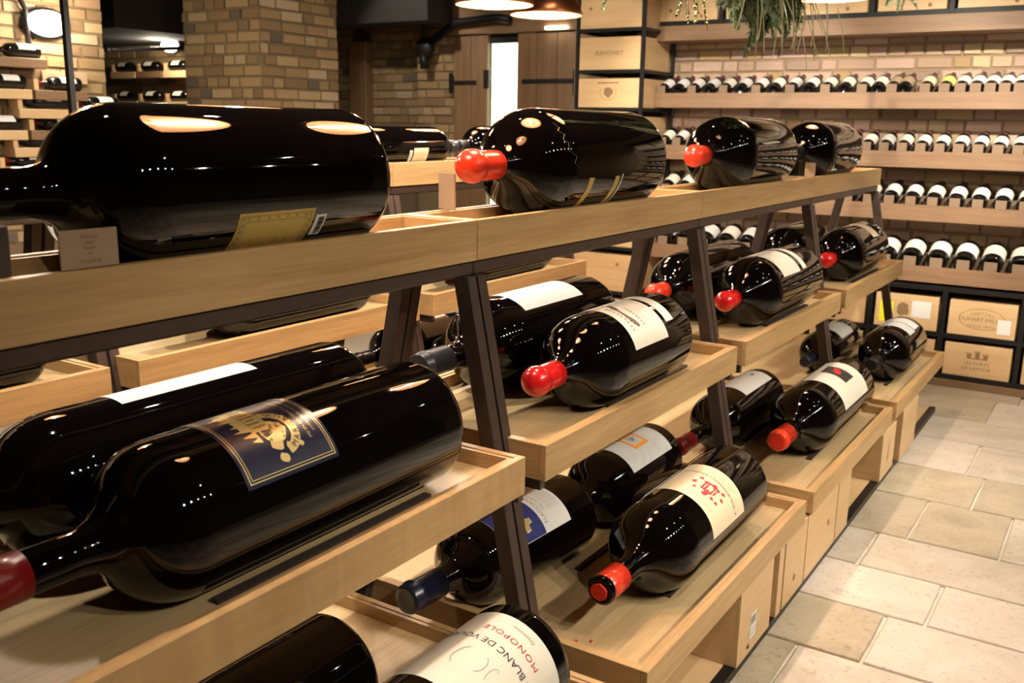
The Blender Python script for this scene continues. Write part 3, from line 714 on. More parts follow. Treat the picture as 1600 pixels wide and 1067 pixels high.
# ------------------------------------------------------------------ wine crates
def crate(x0, x1, y0, y1, z0, z1, face, label, prints=None, group=None, mat='pine', knots=()):
    """face: '+x' or '-y' is the printed end panel"""
    o = empty('wine_crate', (x0, y0, z0), 0, label, 'crate', group)
    W, D, H_ = x1-x0, y1-y0, z1-z0; t = .011
    if face == '+x':
        box('end_panel', (W-t, W, 0, D, 0, H_), MT['pine_y'], o, .001); box('end_panel', (0, t, 0, D, 0, H_), MT['pine_y'], o, .001)
        box('side_panel', (t, W-t, 0, t, 0, H_), MT['pine_x'], o, .001); box('side_panel', (t, W-t, D-t, D, 0, H_), MT['pine_x'], o, .001)
        mf = lambda u, v: (W+.0008, D/2+u, H_/2+v)
    else:
        box('end_panel', (0, W, 0, t, 0, H_), MT['pine_x'], o, .001); box('end_panel', (0, W, D-t, D, 0, H_), MT['pine_x'], o, .001)
        box('side_panel', (0, t, t, D-t, 0, H_), MT['pine_y'], o, .001); box('side_panel', (W-t, W, t, D-t, 0, H_), MT['pine_y'], o, .001)
        mf = lambda u, v: (W/2+u, -.0008, H_/2+v)
    box('lid', (t+.0005, W-t-.0005, t+.0005, D-t-.0005, H_-.010, H_-.001), MT['pine_y' if face == '+x' else 'pine_y'], o)
    box('base', (t+.0005, W-t-.0005, t+.0005, D-t-.0005, .001, .010), MT['pine_y'], o)
    if knots: decal('knot', [blob(u, v, .013, 10, .2, i) for i, (u, v) in enumerate(knots)], mf, MT['knot'], o)
    if prints: prints(o, mf)
    return o
def cp_sticker(o, mf):
    decal('sticker', [rect(-.045, .005, -.075, .005, 1)], mf, MT['paper'], o)
    decal('barcode', [rect(-.04+.0035*k, -.0385+.0035*k, -.03, -.005, 1) for k in range(11)]+[T('PRODUCE', .008, -.02, -.05), T('OF ITALY', .008, -.02, -.062)], lambda u, v: tuple(a+b for a, b in zip(mf(u, v), (.0006, 0, 0))), MT['greyink'], o)
    decal('printed_mark', [blob(-.06, -.09, .009, 8, .5, 2), rect(-.052, -.045, -.10, -.085, 1)], mf, MT['blackink'], o)
ZK = .0292
crate(-1.20, -.757, 2.36, 2.64, ZK, .265, '+x', 'pine wine crate with white sticker under the lowest tray', cp_sticker)
crate(-1.20, -.757, 2.70, 2.745, ZK, .262, '+x', 'thin upright pine panel crate beside the stickered crate')
crate(-1.20, -.757, 2.762, 2.985, ZK, .262, '+x', 'pine crate with one knot, under the end of the second bay', knots=[(.0, -.05)])
crate(-1.20, -.757, 2.997, 3.37, ZK, .262, '+x', 'widest pine crate with an oval knot, start of the third bay', knots=[(.08, .0)])
crate(-1.20, -.757, 3.385, 3.56, ZK, .255, '+x', 'narrow pine crate beside the dark hairpin brace')
def cp_mark(o, mf): decal('printed_mark', [poly([(-.02, -.05), (-.008, -.02), (.0, .03), (.012, .05), (.004, .0), (.01, -.03)])], mf, MT['crateink'], o)
crate(-1.20, -.757, 4.10, 4.36, ZK, .24, '+x', 'pale crate with dark brand mark under the farthest bay joint', cp_mark)
crate(-1.20, -.745, 4.44, 4.78, ZK, .265, '+x', 'farthest pine crate standing under the lowest tray')
crate(-1.20, -.757, 1.25, 1.55, ZK, .255, '+x', 'pine crate low under the nearest bay')

# ------------------------------------------------------------------ second rack, parallel behind the first
X2, D2, Y2 = -2.42, .055, -.18
G0, G1, G2_ = F0+D2, F1+D2, F2+D2
for k in range(3):
    y0 = P0+(k-1)*PITCH+Y2
    rack_frame(X2, k, 'dark steel A-shaped frame of the rear rack, %s' % ['nearest bay', 'middle bay', 'far bay'][k], 'steel frames of the rear rack', dy=Y2, dz=D2)
    for t_ in range(3):
        off = (.001, .0184, .0492)[t_]; ln = (PITCH-.002, 1.187, 1.185)[t_]
        rows = ((0,), (.13, -.13), (.33, .0, -.33))[t_]
        tray(t_, X2, y0+off, y0+off+ln, 'oak tray on the %s tier of the rear rack, %s' % (tn[t_], ['nearest bay', 'middle bay', 'far bay'][k]), 'trays of the rear rack', strips=[(X2+r_, y0+.45, y0+.98) for r_ in rows], dz=D2)
caps = ['blackcap', 'darkred', 'navycap', 'greycap']
G2 = 'large bottles on the rear rack'
bottle('dark bottle with cream label low on its side, rear rack top, middle bay', X2, 1.72, 2.45, G0, .078, 'foil', 'blackcap', labels=[paper(.2, .4, 125, 35, 'cream')], group=G2)
bottle('bottle with neck pointing away and cream label, rear rack top behind the giant bottle', X2, 3.30, 2.62, G0, .080, 'foil', 'greycap', flip=True, neck=.10, cl=.06, rn=.024, labels=[paper(.30, .39, -122, 32, 'cream'), paper(.275, .293, -122, 26, 'paper', None, 'vintage_label')], group=G2)
bottle('bottle on top of rear rack behind the red cap of the second bottle', X2, 3.315, 3.98, G0, .083, 'foil', 'greycap', neck=.08, cl=.05, rn=.022, labels=[paper(.2, .4, 100, 35, 'cream')], group=G2)
bottle('dark bottle with neck to the left, rear rack top, nearest bay', X2, .35, 1.10, G0, .078, 'foil', 'darkred', labels=[paper(.2, .4, 110, 35, 'paper')], group=G2)
spec = [
 (1, 0, .13, .40, 1.30, 'paper', None, 'bottle with white label on the rear rack middle tray, left edge of picture'),
 (1, 0, -.13, .50, 1.41, 'paper', None, 'white-labelled bottle in the rear row of the rear rack, nearest bay'),
 (1, 1, .13, 1.70, 2.50, None, None, 'unlabelled dark bottle in front row of rear rack middle tray, middle bay'),
 (1, 1, -.13, 1.72, 2.52, 'ivory', pr_cream, 'ivory-labelled bottle in rear row of rear rack, middle bay'),
 (1, 2, .13, 2.95, 3.74, None, None, 'unlabelled dark bottle in front row of rear rack middle tray, far bay'),
 (1, 2, -.13, 2.90, 3.72, 'ivory', pr_crestwhite, 'white label with blue and gold crest, rear row of rear rack, far bay'),
 (2, 0, .33, .40, 1.25, 'paper', None, 'white-labelled bottle on lowest tray of rear rack, nearest bay'),
 (2, 0, .0, .40, 1.25, None, None, 'dark bottle in middle of lowest tray of rear rack, nearest bay'),
 (2, 1, .33, 1.90, 2.70, 'cream', pr_cream, 'cream-labelled bottle on lowest tray of rear rack, behind the front rack leg'),
 (2, 1, .0, 1.75, 2.55, 'ivory', None, 'ivory-labelled bottle in middle of lowest tray of rear rack, middle bay'),
 (2, 0, -.33, .45, 1.30, 'cream', None, 'cream-labelled bottle at rear of lowest tray of rear rack, nearest bay'),
 (2, 1, -.33, 1.72, 2.52, 'paper', None, 'white-labelled bottle at rear of lowest tray of rear rack, middle bay'),
 (2, 2, -.33, 3.00, 3.80, 'paper', None, 'white-labelled bottle at rear of lowest tray of rear rack, far bay'),
 (2, 2, .33, 3.00, 3.80, None, None, 'dark bottle at front of lowest tray of rear rack, far bay'),
 (2, 2, .0, 3.00, 3.80, 'ivory', None, 'ivory-labelled bottle in middle of lowest tray of rear rack, far bay')]
for i, (t_, k, dx, a, b, lm, pr, lab) in enumerate(spec):
    bottle(lab, X2+dx, a, b, FLR[t_]+D2, .118, 'foil' if i % 3 else 'wax', caps[i % 4], labels=[paper(.18, .42, 20, 45, lm, pr)] if lm else (), group=G2, seg=40)

# ------------------------------------------------------------------ back wall shelving
SHZ = [(2.06, 'top'), (1.629, 'second'), (1.289, 'third'), (.977, 'fourth'), (.613, 'lowest')]
XA, XB = -2.93, .45
YS = 6.13
for i, (z, nm) in enumerate(SHZ):
    o = empty('wall_shelf', (XA, YS, z), 0, 'long oak wall shelf on the brick wall, %s of five' % nm, 'shelf', 'long oak wall shelves')
    L = XB-XA
    box('front_board', (0 if i else -.05, L, 0, .022, 0, .095), MT['shelf_x'], o, .001)
    box('shelf_board', (0, L, .0225, WY-YS-.014, .0, .020), MT['shelf_x'], o, .001)
    if i: box('back_rest', (.02, L-.02, WY-YS-.045, WY-YS-.02, .0205, .10), MT['shelf_x'], o, .001)
# bottles: base towards the room, neck up and back to the wall
wb_mesh = {}
def wall_bottle_meshes(R, L):
    k = (R, L)
    if k not in wb_mesh:
        bm = bmesh.new(); lathe_y(bm, bottle_profile(L, R, L*.29, R*1.1, R*.36, .12), 24)
        bmesh.ops.recalc_face_normals(bm, faces=bm.faces[:]); me = bpy.data.meshes.new('glass_body'); bm.to_mesh(me); bm.free(); me.materials.append(MT['glass_far'])
        bm = bmesh.new(); lathe_y(bm, capsule_profile(L, R*.36, 'foil', L*.17), 14)
        bmesh.ops.recalc_face_normals(bm, faces=bm.faces[:]); mc = bpy.data.meshes.new('capsule'); bm.to_mesh(mc); bm.free()
        vs, fs = [], []
        for j in range(13):
            a = math.radians(-82+164*j/12); 
            for d in (L*.13, L*.46): vs.append(((R+.0007)*math.sin(a), -d, (R+.0007)*math.cos(a)))
        fs = [(2*j, 2*j+2, 2*j+3, 2*j+1) for j in range(12)]
        ml_ = bpy.data.meshes.new('paper_label'); ml_.from_pydata(vs, [], fs)
        for me_ in (me, mc, ml_):
            for p in me_.polygons: p.use_smooth = True
        wb_mesh[k] = (me, mc, ml_)
    return wb_mesh[k]
_mc = {}
def with_mat(me, mat):
    k = (me.name, mat)
    if k not in _mc:
        m = me.copy(); m.materials.clear(); m.materials.append(MT[mat]); _mc[k] = m
    return _mc[k]
TILT = math.radians(20)
def wall_bottle(x, z, R, L, capm, labm, label, group, y=None):
    o = empty('wine_bottle', (x, (y if y is not None else YS+.026), z), 0, label, 'bottle', group)
    me, mc, ml_ = wall_bottle_meshes(R, L)
    for nm, m in (('glass_body', me), ('capsule', with_mat(mc, capm)), ('paper_label', with_mat(ml_, labm))):
        c = link(nm, m, o); 
    o.rotation_euler = (-TILT, 0, PI)   # base towards the room, neck to the wall
    return o
rr = random.Random(5)
def px2x(px):     # column in the photograph of a bottle on the shelf front -> metres along the wall
    return px
rows = []
r2x = [-2.785+.1095*i for i in range(13)]+[-1.385, -1.30, -1.235, -1.115, -1.01, -.925, -.845, -.77, -.695, -.62, -.55, -.44, -.33, -.22, -.11, .0, .11, .22]
r3x = [-2.76+.1035*i for i in range(30)]
r4x = [-2.72+.1225*i for i in range(25)]
r5x = [-2.72+.1478*i for i in range(21)]
def coln(i, n): return ORD[i] if i < len(ORD) else 'last'
for (xs, (z, nm), R, L) in ((r2x, SHZ[1], .041, .29), (r3x, SHZ[2], .0405, .29), (r4x, SHZ[3], .047, .31), (r5x, SHZ[4], .0615, .34)):
    n = len(xs)
    for i, x in enumerate(xs):
        labm = 'ivory' if rr.random() < .35 else 'paper'; ln = 'white'
        if nm == 'second' and i == 17: labm = 'yellowpaper'; ln = 'yellow'
        elif nm == 'second' and i in (14, 15): labm = 'card'; ln = 'tan'
        elif nm == 'second' and i == 16: labm = 'cream'; ln = 'cream'
        capm = {'second': 'brownfoil', 'third': 'brownfoil', 'fourth': rr.choice(['blackcap', 'brownfoil', 'blackcap']), 'lowest': 'blackcap'}[nm]
        if nm == 'lowest' and i == 9: capm = 'red2'
        wall_bottle(x, z+.020+R*.9+.052, R, L, capm, labm, '%s-labelled bottle on the %s wall shelf, %s from its left end' % (ln, nm, ORD[i]), 'bottles on the %s wall shelf' % nm)
        if (nm != 'second') or i % 2 == 0 or i > 16:
            cw, ch = (.058, .048) if nm != 'lowest' else (.07, .055)
            pcd = box('price_card', (-cw/2, cw/2, 0, .002, 0, ch), MT['shelfcard'], None, 0, (x+.0, YS+.006, z+.0955))
            tag(pcd, 'small kraft price card on the %s wall shelf, before the %s bottle from the left' % (nm, ORD[i]), 'card', 'price cards on the wall shelves')
# something bright at the right edge above the second shelf
o = box('sign_block', (0, .22, 0, .02, 0, .115), MT['cream'], None, .002, (-.50, YS+.10, 1.93)); tag(o, 'pale blank block hanging under the top wall shelf, right edge', 'sign')
# crates on the top shelf and in the black steel cabinet below
def cabinet(name, x0, x1, y0, y1, z0, z1, cols, rowz, label, t=.028):
    o = empty(name, (x0, y0, z0), 0, label, 'shelving')
    for xx in cols:
        for ya in (0, y1-y0-t): box('post', (xx-x0-t/2, xx-x0+t/2, ya, ya+t, 0, z1-z0), MT['blacksteel'], o, .001)
    for zz in rowz:
        for ya in (0, y1-y0-t):
            for a, b in zip(cols, cols[1:]): box('rail', (a-x0+t/2, b-x0-t/2, ya, ya+t, zz-z0, zz-z0+t), MT['blacksteel'], o, .001)
        for xx in (cols[0], cols[-1]): box('rail', (xx-x0-t/2, xx-x0+t/2, t, y1-y0-t, zz-z0, zz-z0+t), MT['blacksteel'], o, .001)
        box('shelf_plate', (cols[0]-x0+t/2+.0005, cols[-1]-x0-t/2-.0005, t+.0005, y1-y0-t-.0005, zz-z0+t-.006, zz-z0+t-.001), MT['blacksteel'], o)
    return o
cols = [-2.42, -2.06, -1.68, -1.29, -.868, -.446, -.02, .40]
CY = 6.10
plinth = box('plinth', (-2.45, .45, CY-.01, WY-.02, 0, .045), MT['shelf_x'], None, .002); tag(plinth, 'low oak plinth board under the black crate cabinet', 'plinth')
cab = cabinet('steel_cabinet', -2.42, .40, CY+.002, WY-.02, .047, .60, cols, [.047, .296, .572], 'black steel cabinet of cubby holes under the lowest wall shelf')
def yoff(mf, d=.0007):
    return lambda u, v: (mf(u, v)[0], mf(u, v)[1]-d, mf(u, v)[2])
def cr_duhart(o, mf):
    decal('printed_oval', [ring(0, 0, .125, .062, .003)], mf, MT['crateink'], o)
    decal('lettering', arc_text('CHATEAU', .024, .16, 0, -.125, -20, 20)+[T('DUHART-MILON', .034, 0, -.004, 0, .98), T('PAUILLAC MEDOC', .018, 0, -.042)], mf, MT['crateink'], o)
    decal('sticker', [rect(.085, .155, -.075, .01, 1)], yoff(mf), MT['paper'], o)
def cr_forts(o, mf):
    it = []
    for dx in (-.045, 0, .045):
        h = .035 if dx == 0 else .022; it += [rect(dx-.012, dx+.012, .018, .018+h, 1), rect(dx-.016, dx-.008, .018+h, .026+h, 1), rect(dx-.004, dx+.004, .018+h, .026+h, 1), rect(dx+.008, dx+.016, .018+h, .026+h, 1)]
    it.append(rect(-.057, .057, .012, .018, 1))
    decal('printed_towers', it, mf, MT['crateink'], o)
    decal('lettering', [T('LES FORTS', .027, 0, -.015, 0, 1.1), T('DE LATOUR', .027, 0, -.048, 0, 1.1)], mf, MT['crateink'], o)
def cr_yellow(o, mf):
    decal('yellow_sticker', [rect(-.155, -.075, -.075, .055, 1)], mf, MT['yellow'], o)
    decal('lettering', [T('250', .03, -.115, .03)], yoff(mf), MT['crateink'], o)
    decal('printed_crest', [blob(-.02, .01, .045, 16, .3, 4)], mf, MT['crateink'], o)
    decal('sticker', [rect(.03, .14, -.03, .07, 1)], mf, MT['paper'], o)
def cr_plain(s):
    def f(o, mf):
        decal('lettering', [T(s, .028, 0, -.02), T('GRAND VIN', .016, 0, -.055)], mf, MT['crateink'], o)
        decal('printed_crest', [blob(0, .035, .026, 12, .4, len(s)), ring(0, .035, .034, .034, .002)], mf, MT['crateink'], o)
    return f
names = {(3, 1): (cr_yellow, 'crate with yellow and white stickers in the upper row of the black cabinet'), (4, 1): (cr_duhart, 'crate printed CHATEAU DUHART-MILON in an oval in the black cabinet'), (4, 0): (cr_forts, 'crate printed LES FORTS DE LATOUR with three towers, lower row of the cabinet')}
for c_ in range(7):
    for r_ in range(2):
        z0 = (.047, .296)[r_]+.0285; h = (.198, .205)[r_]
        x0, x1 = cols[c_]+.030, cols[c_+1]-.030
        fn, lab = names.get((c_, r_), (cr_plain(['MEDOC', 'MARGAUX', 'ST-EMILION', 'PAUILLAC'][(c_+r_) % 4]), 'pine crate in the %s row of the black cabinet, %s column from the left' % (['lower', 'upper'][r_], ORD[c_])))
        if c_ == 6: fn = None
        crate(x0, x1, CY+.012, WY-.04, z0, z0+h, '-y', lab, fn, 'crates in the black cabinet')
tc = [-2.88, -2.40, -1.95, -1.46, -1.02, -.56, -.1, .38]
top = cabinet('steel_cabinet', tc[0], tc[-1], YS+.03, WY-.02, 2.158, 2.62, tc, [2.158, 2.59], 'black steel crate rack standing on the top wall shelf')
for i in range(7):
    crate(tc[i]+.03, tc[i+1]-.03, YS+.04, WY-.04, 2.188, 2.44, '-y', 'pine crate on the top wall shelf, %s from the left' % ORD[i], None, 'crates on the top wall shelf', knots=[(-.12, -.06), (.1, -.1)])

# corner crate rack between the doors and the wall shelves
RX0, RX1, RY0, RY1 = -3.315, -2.80, 5.88, 6.38
rz = [.05, .36, .67, .98, 1.29, 1.60, 1.845, 2.11, 2.42]
rc = cabinet('crate_rack', RX0, RX1, RY0, RY1, 0, 2.72, [RX0+.014, RX1-.014], rz, 'tall black steel rack of stacked crates in the corner by the door', t=.022)
def cr_lion(o, mf):
    decal('lettering', [T('RAMONET', .04, .0, .0, 0, 1.1)], mf, MT['crateink'], o)
def cr_crest(o, mf):
    decal('printed_crest', [blob(0, .005, .04, 14, .35, 3), ring(0, .005, .062, .05, .003, 60, 300), rect(-.08, .08, .062, .070, 1)], mf, MT['crateink'], o)
for i, z in enumerate(rz):
    if i == 8: h = .22
    else: h = rz[i+1]-z-.022-.03
    fn = {6: cr_lion, 5: cr_crest}.get(i, None)
    crate(RX0+.032, RX1-.032, RY0+.006, RY1-.03, z+.0225, z+.0225+h-.004, '-y', 'pine crate in the corner rack, %s from the floor' % ORD[i], fn, 'crates in the corner rack', knots=[(-.15, .0), (.12, .06)] if fn is None else ())

# ------------------------------------------------------------------ door wall
def plank_leaf(name, x0, x1, y, z0, z1, n, label_strap, y_t=.045):
    o = empty(name, (x0, y, z0)); o['kind'] = 'structure'
    w_ = (x1-x0)/n
    for i in range(n): box('plank', (i*w_+.002, (i+1)*w_-.002, 0, y_t, 0, z1-z0), MT['door_z'], o, .002)
    return o
d1 = plank_leaf('door_1', -5.13, -4.775, 6.96, 0, 2.235, 2, None)
box('strap_hinge', (-.03, .24, -.008, -.0005, 1.83, 1.865), MT['iron'], d1, .001); box('hinge_plate', (-.045, -.005, -.016, -.001, 1.76, 1.93), MT['iron'], d1, .002)
box('latch', (.325, .375, -.02, -.001, 1.80, 1.95), MT['iron'], d1, .002)
d2 = plank_leaf('door_2', -4.475, -3.90, 6.96, 0, 2.235, 3, None)
box('strap_hinge', (.05, .56, -.008, -.0005, 1.835, 1.87), MT['iron'], d2, .001); box('hinge_plate', (.545, .585, -.016, -.001, 1.74, 1.94), MT['iron'], d2, .002)
tr = box('trim_1', (-5.16, -3.6, 6.93, 7.19, 2.245, 2.52), MT['door_x'], None, .003); tr['kind'] = 'structure'
tr = box('trim_2', (-3.885, -3.6, 6.95, 7.19, 0, 2.24), MT['door_z'], None, .003); tr['kind'] = 'structure'
wn = box('window_1', (-4.772, -4.478, 7.02, 7.03, .1, 2.17), MT['daylit']); wn['kind'] = 'structure'
tr = box('trim_3', (-4.772, -4.478, 7.0, 7.04, 2.172, 2.24), MT['iron'], None); tr['kind'] = 'structure'
lt = box('door_light', (0, .20, 0, .02, 0, .02), MT['lampglass'], None, .002, (-4.18, 6.905, 2.255)); tag(lt, 'thin bright light bar above the right door leaf', 'light')
post = box('timber_post', (0, .20, 0, .10, 0, 2.24), MT['door_z'], None, .004, (-6.44, 7.06, 0)); tag(post, 'upright brown timber plank against the brick wall behind the racks', 'post')
bm = bmesh.new(); bx(bm, 0, 1.65, 0, .35, 0, .5); bmf = build('ceiling_beam', bm, MT['ceil'], None, (-6.75, 6.55, 2.33), bevel=.004); tag(bmf, 'black boxed beam over the brick walls near the pillar', 'beam')
# pipework
bm = bmesh.new(); tube(bm, [(-5.35, 6.9, 2.18), (-5.05, 6.88, 2.34), (-4.62, 6.88, 2.36), (-4.50, 6.88, 2.34)], .035, 10); pw = build('conduit_pipe', bm, MT['iron'], None, smooth=True); tag(pw, 'black bent pipe running above the left door leaf', 'pipe')
jb = empty('valve', (-5.40, 6.88, 2.14), 0, 'round black valve with a short downpipe on the pilaster', 'valve')
bm = bmesh.new(); lathe_y(bm, [(-.03, 0), (-.03, .07), (0, .095), (.03, .095), (.06, .06), (.06, 0)], 18); build('valve_body', bm, MT['iron'], jb, smooth=True)
bm = bmesh.new(); tube(bm, [(0, 0, .05), (0, 0, .30)], .018, 8); tube(bm, [(0, 0, -.05), (.01, 0, -.17)], .04, 10); build('valve_pipe', bm, MT['iron'], jb, smooth=True)
sb = empty('smoke_alarm', (-5.30, 6.93, 2.40), 0, 'small grey alarm box with a yellow-green light above the valve', 'alarm')
box('case', (-.035, .035, 0, .03, -.07, .07), MT['greybox'], sb, .003); box('indicator', (-.008, .008, -.004, -.0005, -.008, .008), MT['greenlight'], sb)

# ------------------------------------------------------------------ left side: brick wall with small bottle ledges
def side_bottle(x, y, z, rz, capm, labm, label, R=.042, L=.30):
    """lies level; neck points along rz"""
    o = empty('wine_bottle', (x, y, z+R), rz, label, 'bottle', 'bottles on the left brick walls')
    me, mc, ml_ = wall_bottle_meshes(R, L)
    for nm, m in (('glass_body', me), ('capsule', with_mat(mc, capm)), ('paper_label', with_mat(ml_, labm))): link(nm, m, o)
    return o
def ledge(x, y, z, rz, n, label):
    """block ledge, n notched blocks of .30 along local +x"""
    o = empty('bottle_ledge', (x, y, z), rz, label, 'shelf', 'bottle ledges on the left brick walls')
    for i in range(n):
        box('ledge_block', (i*.36, i*.36+.34, -.13, 0, -.055, 0), MT['shelf_x'] if i % 2 else MT['pine_x'], o, .002)
        box('bottle_stop', (i*.36, i*.36+.03, -.12, -.02, .0005, .065), MT['pine_x'], o, .002)
    return o
# along wall_left (x = LX), rows seen as bottles lying parallel to the wall
rowsL = [(1.835, 2.75, 2, 'top'), (1.655, 3.0, 2, 'second'), (1.545, 3.25, 2, 'third'), (1.42, 2.95, 2, 'fourth'), (1.32, 3.2, 1, 'fifth'), (1.20, 2.75, 2, 'lowest')]
for (z, ya, n, nm) in rowsL:
    # ledge local +x -> world +y ; local -y -> world +x
    ledge(LX+.016, ya, z, PI/2, n, 'stub oak ledge on the left brick wall, %s from the top' % nm)
    for i in range(n):
        side_bottle(LX+.082, ya+i*.36+.325, z+.001, 0, 'darkred' if i else 'blackcap', 'ivory' if (i+int(z*10)) % 2 else 'paper', 'bottle lying on the %s ledge of the left brick wall, %s one' % (nm, ['left', 'right'][i]))
for (z, nm) in ((1.895, 'upper'), (1.645, 'lower')):
    ledge(-7.75, 5.53, z, 0, 4, '%s stub oak ledge on the recessed brick wall' % nm)
    for i in range(4):
        side_bottle(-7.75+i*.36+.325, 5.462, z+.001, -PI/2+PI if i % 2 else PI/2, 'darkred' if i % 2 == 0 else 'red', 'ivory', 'bottle on the %s ledge of the recessed brick wall, %s from the left' % (nm, ORD[i])) if 0 else side_bottle(-7.75+i*.36+.04, 5.462, z+.001, PI/2, 'darkred' if i % 2 == 0 else 'red', 'ivory', 'bottle on the %s ledge of the recessed brick wall, %s from the left' % (nm, ORD[i]))
sg = empty('wooden_sign', (LX+.02, 3.48, 1.735), 0, 'small kraft sign lettered Verticals on the left brick wall', 'sign')
box('board', (0, .015, 0, .30, -.03, .04), MT['card'], sg, .001)
decal('lettering', [T('Verticals', .052, .15, .003)], lambda u, v: (.0158, u, v), MT['brownink'], sg)
o = box('trim_4', (-9.1, -6.15, 4.35, 5.53, 2.12, 2.98), MT['plaster'], None); o['kind'] = 'structure'
o = box('trim_5', (LX-.24, -5.0, LY+.01, 4.30, 2.42, 2.98), MT['plaster'], None); o['kind'] = 'structure'
bm = bmesh.new(); tube(bm, [(LX+.05, 3.95, 1.925), (LX-.6, 4.3, 1.97), (-6.9, 4.9, 2.03), (-6.6, 5.3, 2.06)], .016, 8); o = build('conduit_pipe', bm, MT['iron'], None, smooth=True); tag(o, 'black pipe running into the recess beside the left brick wall', 'pipe')
# oval bulkhead lamp on the left wall
def bulkhead(loc, rz, label, s=1.0, power=14):
    o = empty('wall_lamp', loc, rz, label, 'lamp')
    bm = bmesh.new(); lathe_y(bm, [(0, 0), (-.0, .115), (-.02, .12), (-.035, .105), (-.035, 0)], 28)
    for v in bm.verts: v.co.x *= 1.35*s; v.co.z *= .78*s
    build('backplate', bm, MT['iron'], o, smooth=True)
    bm = bmesh.new(); lathe_y(bm, [(-.036, .098), (-.055, .095), (-.08, .075), (-.093, .04), (-.096, 0)], 28)
    for v in bm.verts: v.co.x *= 1.35*s; v.co.z *= .78*s
    build('lamp_glass', bm, MT['lampglass'], o, smooth=True)
    d = bpy.data.lights.new('lamp_light', 'POINT'); d.energy = power; d.color = (1, .86, .66); d.shadow_soft_size = .08
    l_ = bpy.data.objects.new('lamp_light', d); C.objects.link(l_); l_.parent = o; l_.location = (0, -.16, 0)
    return o
bulkhead((LX+.017, 3.53, 2.05), PI/2, 'glowing oval bulkhead lamp on the left brick wall')
bulkhead((-6.78, 5.34, 2.085), 0, 'smaller glowing lamp above the ledges of the recessed brick wall', .7, 13)
bm = bmesh.new(); tube(bm, [(LX+.05, 3.40, 1.80), (LX+.05, 3.40, 2.12), (LX+.05, 3.36, 2.2)], .016, 8); o = build('conduit_pipe', bm, MT['iron'], None, smooth=True); tag(o, 'thin upright conduit beside the oval lamp', 'pipe')
gp = box('steel_post', (-.014, .014, -.014, .014, 0, ZC-.001), MT['blacksteel'], None, .002, (-4.10, 2.65, .0005)); tag(gp, 'slim dark upright post in front of the left brick wall', 'post')

# ------------------------------------------------------------------ copper pendants
def pendant(x, y, z, label, r=.185):
    o = empty('pendant_lamp', (x, y, z), 0, label, 'lamp', 'copper pendant lamps')
    bm = bmesh.new(); prof = [(r, 0), (r*1.0, .012), (r*.94, .045), (r*.80, .085), (r*.58, .12), (r*.36, .145), (.035, .16), (.030, .21), (0.0, .212)]
    lathe_z(bm, prof, 48); build('shade', bm, MT['copper'], o, smooth=True)
    bm = bmesh.new(); lathe_z(bm, [(q[0]-.004 if q[0] > .01 else 0, max(0, q[1]-.003)) for q in prof[:-2]]+[(0, .156)], 48); build('shade_lining', bm, MT['enamel'], o, smooth=True)
    bm = bmesh.new(); lathe_z(bm, [(0, .055), (.02, .060), (.034, .08), (.030, .105), (.016, .13), (.016, .15)], 20); build('bulb', bm, MT['bulb'], o, smooth=True)
    bm = bmesh.new(); tube(bm, [(0, 0, .212), (0, 0, ZC-z-.02)], .004, 6); lathe_z(bm, [(0, ZC-z-.022), (.05, ZC-z-.022), (.05, ZC-z-.001), (0, ZC-z-.001)], 16); build('cord', bm, MT['iron'], o)
    d = bpy.data.lights.new('lamp_light', 'POINT'); d.energy = PEND_W*1.6; d.color = WARM; d.shadow_soft_size = .03
    l_ = bpy.data.objects.new('lamp_light', d); C.objects.link(l_); l_.parent = o; l_.location = (0, 0, .02)
    return o
PZ = 2.045
for i, y in enumerate((1.35, 2.0, 2.76)): pendant(XC, y, PZ+.03, 'copper pendant lamp hanging above the front rack, %s from the camera, above the picture' % ORD[i])
pendant(XC, 4.62, PZ+.04, 'copper pendant lamp half hidden behind the hanging garland')
for i, y in enumerate((1.5, 2.4, 3.3)): pendant(-2.64, y, PZ, 'copper pendant lamp above the rear rack, %s from the camera, above the picture' % ORD[i])
pendant(-2.64, 3.90, PZ, 'left of the two copper pendant lamps at the top of the picture')
pendant(-2.64, 4.37, PZ, 'right of the two copper pendant lamps at the top of the picture')

